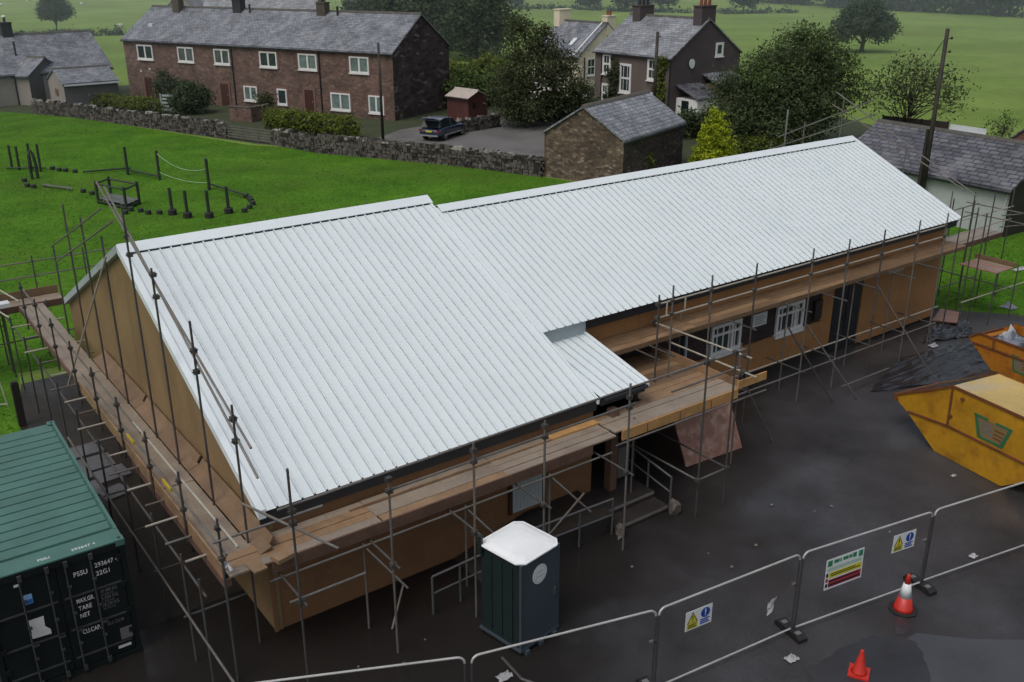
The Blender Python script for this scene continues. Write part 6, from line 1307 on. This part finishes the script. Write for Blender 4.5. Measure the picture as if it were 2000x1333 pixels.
shrub('golden conical conifer standing behind the school ridge', (40.98, 26.22), [(0, 0, .9, 1.35, 1.35, 1.0), (.1, 0, 1.9, 1.05, 1.05, 1.0), (-.1, .1, 2.9, .62, .62, .9), (.75, .1, .7, 1.15, 1.0, .8), (-.9, .1, .6, .8, .9, .7), (-.1, .1, 3.5, .42, .42, .5), (.35, 0, 3.1, .45, .45, .5), (-.5, 0, 2.3, .6, .6, .6)], 11000, .085, M['l_yellow'], cat='conifer', name='golden_conifer', seed=15, th=3.2, clump=.13, shell=.75)
shrub('small yellow-green shrub at the foot of the stone barn', (36.12, 27.90), [(0, 0, .8, .85, .8, .8), (.2, 0, 1.2, .55, .5, .5)], 3200, .09, M['l_hedge'], seed=16, clump=.15)
shrub('bare twiggy shrub at the right edge over the purple slate roof', (62.91, 19.33), [(0, 0, 1.7, 1.2, 1.0, .8), (.3, 0, 1.2, .9, .9, .6)], 420, .09, M['l_olive'], seed=17, th=1.6, nb=16, clump=.3)
shrub('dark bush cluster beyond the terrace gable', (43.65, 58.94), [(0, 0, 1.6, 2.0, 1.6, 1.6), (2.6, .8, 1.5, 1.9, 1.7, 1.4), (5.0, 1.4, 1.4, 1.7, 1.6, 1.4)], 6500, .18, M['l_mid'], seed=18, clump=.35)
shrub('pale lime bush against the grassy bank beyond the terrace gable', (55.81, 72.27), [(0, 0, 1.6, 2.4, 1.8, 1.5), (-3, 1.2, 1.3, 1.8, 1.5, 1.2)], 3800, .2, M['l_hedge'], seed=19, clump=.35)
shrub('low dark bush in front of the brown house wall', (55.68, 56.68), [(0, 0, .7, 1.1, .9, .8), (1.1, -.6, .6, .8, .8, .7)], 2200, .13, M['l_dark'], seed=20)
shrub('dark undergrowth between the barn and the blossoming tree', (46.57, 49.22), [(0, 0, .9, 2.2, 1.6, 1.1), (2.2, -1.6, .9, 1.7, 1.5, 1.0), (-2.4, 1.4, .9, 1.6, 1.5, 1.2)], 5200, .16, M['l_dark'], seed=21)
shrub('dark bush between the golden conifer and the white porch', (48.99, 36.08), [(0, 0, 1.0, 1.5, 1.2, 1.0), (1.6, -.6, .9, 1.3, 1.2, .9)], 3500, .14, M['l_dark'], seed=22)

# ------------------------------------------------------------------ trees
x, y = (42.89, 47.28)
t1 = tree('blossom_tree', 'dark tree dotted with pale blossom between the car and the cream house', (x, y), 4.2, .16, [(-.2, 0, 4.2, 2.8, 2.6, 2.2), (-1.6, .7, 2.9, 2.0, 2.0, 1.9), (1.9, -.9, 3.1, 2.2, 2.1, 1.7), (-.9, .4, 6.4, 1.5, 1.4, 1.6), (-1.3, .5, 7.9, .7, .7, .9), (.9, -.4, 6.2, 1.1, 1.0, 1.1), (2.2, -1.1, 5.0, 1.0, 1.0, 1.0), (2.9, -1.4, 2.2, 1.2, 1.2, 1.1), (-.2, 0, 1.7, 3.3, 2.6, 1.5), (.4, -.2, 7.2, .6, .6, .7)], 24000, .12, M['l_brown'], seed=31, clump=.34, bark=M['barkpale'], nb=16, per=18)
leaf_obj('blossom', leaves(80, [(x - 1.6, y - 1.6, 4.2, 2.2, 1.4, 2.0), (x + 1.9, y - 2.0, 3.4, 1.6, 1.3, 1.6)], .12, .3, per=6, seed=77, shell=.8), M['bloom'], t1)
x, y = (51.66, 29.51)
tree('bushy_tree', 'large dense dark olive bushy tree rising behind the right end of the school', (x, y), 5.0, .22, [(0, 0, 3.6, 4.0, 3.6, 2.9), (-3.0, 1.7, 2.7, 2.5, 2.4, 2.3), (2.6, -1.4, 3.9, 2.5, 2.3, 2.4), (.5, -.2, 6.2, 2.3, 2.1, 1.7), (-1.8, .9, 5.4, 1.8, 1.7, 1.5), (2.6, -1.5, 6.0, 1.5, 1.4, 1.3), (-.6, .3, 1.5, 5.0, 3.6, 1.6), (.9, -.5, 7.8, .45, .45, .9), (2.2, -1.3, 7.3, .4, .4, .7), (-3.6, 2.0, 4.4, 1.1, 1.1, 1.0)], 38000, .115, M['l_olive'], seed=32, clump=.36, nb=26, per=16)
leaf_obj('pale_sprays', leaves(2600, [(x + .9, y - .6, 7.0, 1.6, 1.5, 1.2), (x + 3.4, y - 2.2, 4.8, 1.3, 1.3, 1.8), (x - 2, y - .4, 4.9, 2.2, 1.4, 1.2)], .12, .25, per=12, seed=132, shell=.9), M['l_mid'], bpy.data.objects['bushy_tree'])  # sprays in a lighter leaf green than the crown
x, y = (60.64, 25.42)
tree('sparse_tree', 'thin-leaved spreading tree with bare twigs left of the tall mossy pole', (x, y), 3.6, .14, [(0, 0, 4.2, 2.6, 2.3, 1.5), (-1.8, 1.0, 3.6, 2.2, 2.0, 1.6), (2.2, -1.2, 3.9, 1.9, 1.6, 1.3), (3.3, -1.8, 2.6, 1.0, .9, .9), (-.4, .2, 5.4, 1.4, 1.2, .8)], 3000, .115, M['l_brown'], seed=33, clump=.42, nb=46, shell=.45, per=9)
x, y = (119.90, 70.80)
tree('field_oak', 'lone round oak standing in the misty pasture', (x, y), 3.4, .38, [(0, 0, 4.4, 3.4, 3.4, 2.2), (-2.3, 1.4, 3.2, 2.2, 2.2, 1.7), (2.2, -1.5, 3.4, 2.2, 2.2, 1.9), (.2, 0, 6.0, 2.3, 2.2, 1.4), (-1.6, 1.0, 5.2, 1.7, 1.6, 1.2)], 14000, .19, M['l_haze'], seed=34, clump=.38, nb=16, per=18)
x, y = (37.92, 187.98)
tree('round_tree', 'small round tree in the pasture above the bungalow chimney', (x, y), 2.2, .2, [(0, 0, 4.2, 2.9, 2.9, 2.3), (-1.2, .4, 3.4, 1.8, 1.8, 1.5), (1.2, -.5, 3.6, 1.9, 1.8, 1.6), (0, 0, 5.6, 2.0, 1.9, 1.3)], 8000, .2, M['l_haze'], seed=35, clump=.35, per=16)
for i, (px, h, w, lab) in enumerate((((72.44, 127.51), 13, 5.2, 'leftmost of the tall misty trees behind the terrace ridge'), ((64.76, 104.11), 14, 5.6, 'tall dark misty tree directly behind the terrace gable chimney end'), ((74.61, 110.65), 15, 5.8, 'tall dark misty tree at the top of the grassy bank'), ((69.90, 94.78), 13, 4.6, 'rightmost of the tall misty trees, at the foot of the grassy bank'), ((92.67, 132.77), 16, 5.4, 'tall misty tree farthest back on the bank, between its darker neighbours'))):
    x, y = px; tree('tall_tree', lab, (x, y), h*.6, .35, [(0, 0, h*.5, w*.9, w*.9, h*.30), (-w*.4, w*.25, h*.32, w*.6, w*.6, h*.22), (w*.4, -w*.25, h*.36, w*.6, w*.6, h*.22), (0, 0, h*.78, w*.62, w*.6, h*.2), (0, 0, h*.18, w*.75, w*.7, h*.15)], 12500, .30, M['l_dark'] if i in (1, 3) else M['l_haze'], seed=40 + i, clump=.6, group='tall misty trees behind the terrace', per=18)
FAR = [((168.61, 187.80), 7, 2.8, 'small misty tree on the far hedge line left of the brown house chimneys'), ((170.48, 173.17), 9, 4.5, 'broad misty tree behind the left chimney of the brown house'), ((179.58, 172.44), 9, 4.4, 'misty tree just right of the left chimney of the brown house'), ((186.76, 151.15), 9, 3.2, 'misty tree on the far hedge line right of the right chimney'), ((152.81, 200.28), 8, 3.2, 'misty tree on the far hedge line above the blossoming tree')]
for i, (px, h, w, lab) in enumerate(FAR):
    x, y = px; tree('distant_tree', lab, (x, y), h*.4, .25, [(0, 0, h*.55, w, w, h*.33), (-w*.4, w*.3, h*.4, w*.6, w*.6, h*.25), (w*.4, -w*.3, h*.42, w*.6, w*.6, h*.25)], 2600, .42, M['l_far'], seed=60 + i, clump=.6, group='misty trees along the far hedge')
def leafband(name, label, pts, w, h, n, size, lm, seed, kind=None, cat='hedge'):
    bl = []; g = np.random.default_rng(seed)
    for a, b in zip(pts[:-1], pts[1:]):
        A, B = Vector((*a, 0)), Vector((*b, 0)); k = max(1, int((B - A).length/(w*.8)))
        for i in range(k): q = A.lerp(B, (i + .5)/k); hh = h*g.uniform(.7, 1.2); bl.append((q.x + g.uniform(-.3, .3)*w, q.y + g.uniform(-.3, .3)*w, hh*.5, w*.6, w*.6, hh*.55))
    o = leaf_obj(name, leaves(n, bl, size, size*1.5, seed=seed, shell=.6, per=16), lm, None, loc=(*pts[0], 0))
    if kind: o['kind'] = kind
    else: tag(o, label, cat)
    return o
leafband('field_hedge', 'thin dark hedge line across the misty pasture behind the bungalow', [(20.91, 173.60), (33.72, 173.67), (45.47, 170.69)], 1.0, 1.0, 3500, .22, M['l_haze'], 71)
leafband('field_hedge', 'far misty hedge line crossing the pasture behind the brown house', [(152.82, 203.74), (164.40, 191.12), (169.30, 170.97), (180.18, 150.48), (197.27, 142.89)], 1.2, 1.0, 5000, .3, M['l_far'], 72)
leafband('field_hedge', 'dark sloping hedge at the top edge of the grassy bank beyond the terrace', [(83.23, 123.08), (80.74, 112.68), (67.86, 88.01)], 1.5, 1.6, 4500, .25, M['l_dark'], 73)
leafband('woodland', None, [(235.53, 190.19), (229.48, 161.38), (226.39, 135.51), (223.76, 113.44), (220.33, 90.53)], 9, 13, 16000, .75, M['l_far'], 74, kind='stuff')
leafband('woodland', None, [(283.70, 215.52), (275.80, 177.19), (273.84, 142.12), (276.33, 109.58)], 12, 18, 14000, .9, M['l_far'], 75, kind='stuff')

# ------------------------------------------------------------------ grass tufts on the mown field
def inside(px, py, poly):
    n = len(poly); c = np.zeros(len(px), bool)
    for i in range(n):
        x0, y0 = poly[i]; x1, y1 = poly[i-1]
        c ^= ((y0 > py) != (y1 > py)) & (px < (x1 - x0)*(py - y0)/(y1 - y0 + 1e-9) + x0)
    return c
g = np.random.default_rng(9); PLAY = [(-14, 82), (9.5, 82), (14, 74.5), (20.9, 52.8), (26.8, 44.2), (31.0, 32), (33, 22), (30, 13.5), (-1.8, 18), (-2.4, 11.8), (-3, 9), (-14, 9)]; LAWN = [(28.6, 4), (30.4, .8), (33, -1.5), (48, -4), (48, 6), (40, 7), (36, 12), (29, 12)]
def tufts(name, poly, n, sz):
    lo, hi = np.min(poly, 0), np.max(poly, 0); q = lo + (hi - lo)*g.random((n*2, 2)); q = q[inside(q[:, 0], q[:, 1], poly)][:n]
    wob = np.sin(q[:, 0]*.9 + 2*np.sin(q[:, 1]*.31)) * np.sin(q[:, 1]*.7 + 1.5*np.sin(q[:, 0]*.23)); q = q[wob + .9*g.random(len(q)) > -.35]; k = len(q)
    a = g.random(k)*6.283; t = np.stack([np.cos(a), np.sin(a), np.zeros(k)], 1)*(sz*(.5 + g.random(k)))[:, None]; up = np.stack([g.normal(0, .05, k), g.normal(0, .05, k), .012 + .03*g.random(k)], 1)
    p0 = np.concatenate([q, np.full((k, 1), .008)], 1); v = np.stack([p0 - t, p0 + t, p0 + t*.6 + up, p0 - t*.6 + up*.9], 1)
    o = leaf_obj(name, v, M['l_grass'], None, loc=(float(poly[0][0]), float(poly[0][1]), 0)); o['kind'] = 'stuff'
tufts('grass', PLAY, 60000, .034); tufts('grass', LAWN, 14000, .03)

# ------------------------------------------------------------------ sheep
def sheep(px, a, label, first=None):
    x, y = px; o = thing('sheep', label, 'sheep', (x, y, 0), 'sheep grazing in the misty pasture'); o.rotation_euler.z = 0
    Rm = Matrix.Rotation(a, 3, 'Z'); T_ = lambda v: Vector((x, y, 0)) + Rm @ Vector(v)
    mb = MB(); rings = [(-.58, .10, .70), (-.5, .26, .66), (-.25, .34, .64), (.1, .35, .65), (.38, .30, .68), (.52, .2, .74), (.66, .12, .72), (.80, .11, .60), (.92, .07, .50), (.97, .03, .47)]; vs = []; n = 10
    for xx, r, z in rings: vs += [T_((xx, r*math.cos(2*math.pi*i/n)*.85, z + r*math.sin(2*math.pi*i/n))) for i in range(n)]
    fs = [(k*n + i, k*n + (i+1) % n, (k+1)*n + (i+1) % n, (k+1)*n + i) for k in range(len(rings) - 1) for i in range(n)] + [tuple(range(n-1, -1, -1)), tuple(range((len(rings)-1)*n, len(rings)*n))]
    mb.add(vs, fs)
    for sx in (-.38, .38):
        for sy in (-.15, .15): mb.poly([T_((sx, sy, .5)), T_((sx + (.04 if sx < 0 else -.01), sy, .25)), T_((sx, sy, 0))], [.07, .05, .035], 6)
    for sy in (-1, 1): mb.tube(T_((.78, .08*sy, .68)), T_((.74, .2*sy, .66)), .04, .02, n=5)
    mb.build('body', M['wool'], o, smooth=True)
for px, a, lab in (((49.41, 188.00), .4, 'white sheep grazing just left of the terrace roof'), ((37.36, 235.71), 2.0, 'white sheep at the left edge, nearer of the two there'), ((49.17, 304.46), 1.0, 'white sheep at the left edge, farther of the two there'), ((49.32, 253.21), 2.6, 'white sheep grazing beside the round tree'), ((88.88, 322.09), .2, 'white sheep at the top of the picture, left of the gabled wing'), ((99.29, 318.87), 3.0, 'white sheep at the top of the picture, beside the gabled wing roof'), ((68.94, 296.84), 1.6, 'white sheep in the pasture right of the round tree'), ((61.06, 329.66), .8, 'white sheep in the pasture above left of the round tree')): sheep(px, a, lab)

# ------------------------------------------------------------------ light, air, camera
EL = R(60)
w = bpy.data.worlds.new('World'); S.world = w; w.use_nodes = True; nt = w.node_tree
sky = nt.nodes.new('ShaderNodeTexSky'); sky.sky_type = 'NISHITA'; sky.sun_disc = False; sky.sun_elevation = EL; sky.sun_rotation = R(-104); sky.air_density = 1.2; sky.dust_density = 5.0; sky.ozone_density = 1.0
hs = nt.nodes.new('ShaderNodeHueSaturation'); hs.inputs['Saturation'].default_value = 0.55; hs.inputs['Value'].default_value = 1.0
nt.links.new(sky.outputs[0], hs.inputs['Color']); bg = nt.nodes['Background']; nt.links.new(hs.outputs[0], bg.inputs[0]); bg.inputs[1].default_value = 0.112
ld = bpy.data.lights.new('sun', 'SUN'); ld.energy = 0.80; ld.angle = R(28); ld.color = (1.0, 0.97, 0.93); lo = bpy.data.objects.new('sun', ld); COL.objects.link(lo)
sd = Vector((-0.97, -0.24, 0)).normalized() * math.cos(EL) + UP * math.sin(EL); lo.rotation_euler = sd.to_track_quat('Z', 'Y').to_euler()
hv = bpy.data.materials.new('mist'); hv.use_nodes = True; nt = hv.node_tree; nt.nodes.remove(nt.nodes['Principled BSDF'])
vs_ = nt.nodes.new('ShaderNodeVolumeScatter'); vs_.inputs['Density'].default_value = 0.0011; vs_.inputs['Color'].default_value = (0.80, 0.92, 1.0, 1); vs_.inputs['Anisotropy'].default_value = 0.0
nt.links.new(vs_.outputs[0], nt.nodes['Material Output'].inputs['Volume'])
mb = MB(); mb.prism([(-500, 62, -1), (20, 62, -1), (62, 66, -1), (75, 40, -1), (90, -60, -1), (900, -60, -1), (900, 1000, -1), (-500, 1000, -1)], UP*45); mh = mb.build('mist', hv); mh['kind'] = 'structure'; mh.visible_shadow = True

CAMP = (-5.477124, -15.524783, 12.643887, 0.938560, 0.377777, -0.001810, 1.883956)
cd_ = bpy.data.cameras.new('camera'); co = bpy.data.objects.new('camera', cd_); COL.objects.link(co); S.camera = co
cx, cy, cz, yaw, pit, rol, fl = CAMP
fw = Vector((math.cos(yaw)*math.cos(pit), math.sin(yaw)*math.cos(pit), -math.sin(pit))); rr = Vector((math.sin(yaw), -math.cos(yaw), 0)); uu = rr.cross(fw)
r2 = rr*math.cos(rol) + uu*math.sin(rol); u2 = -rr*math.sin(rol) + uu*math.cos(rol)
mx = Matrix((r2, u2, -fw)).transposed().to_4x4(); mx.translation = (cx, cy, cz); co.matrix_world = mx
cd_.sensor_width = 36; cd_.lens = 36*fl*1000/2000; cd_.clip_start = 0.1; cd_.clip_end = 4000
S.view_settings.view_transform = 'Standard'; S.view_settings.look = 'None'; S.view_settings.exposure = 0; S.view_settings.gamma = 1
S.render.engine = 'CYCLES'; S.cycles.use_denoising = True; S.cycles.max_bounces = 6; S.cycles.volume_bounces = 1; S.cycles.transparent_max_bounces = 8
try: S.cycles.denoiser = 'OPENIMAGEDENOISE'
except Exception: pass
for o in list(bpy.data.objects):
    if '_o' in o.keys(): del o['_o']
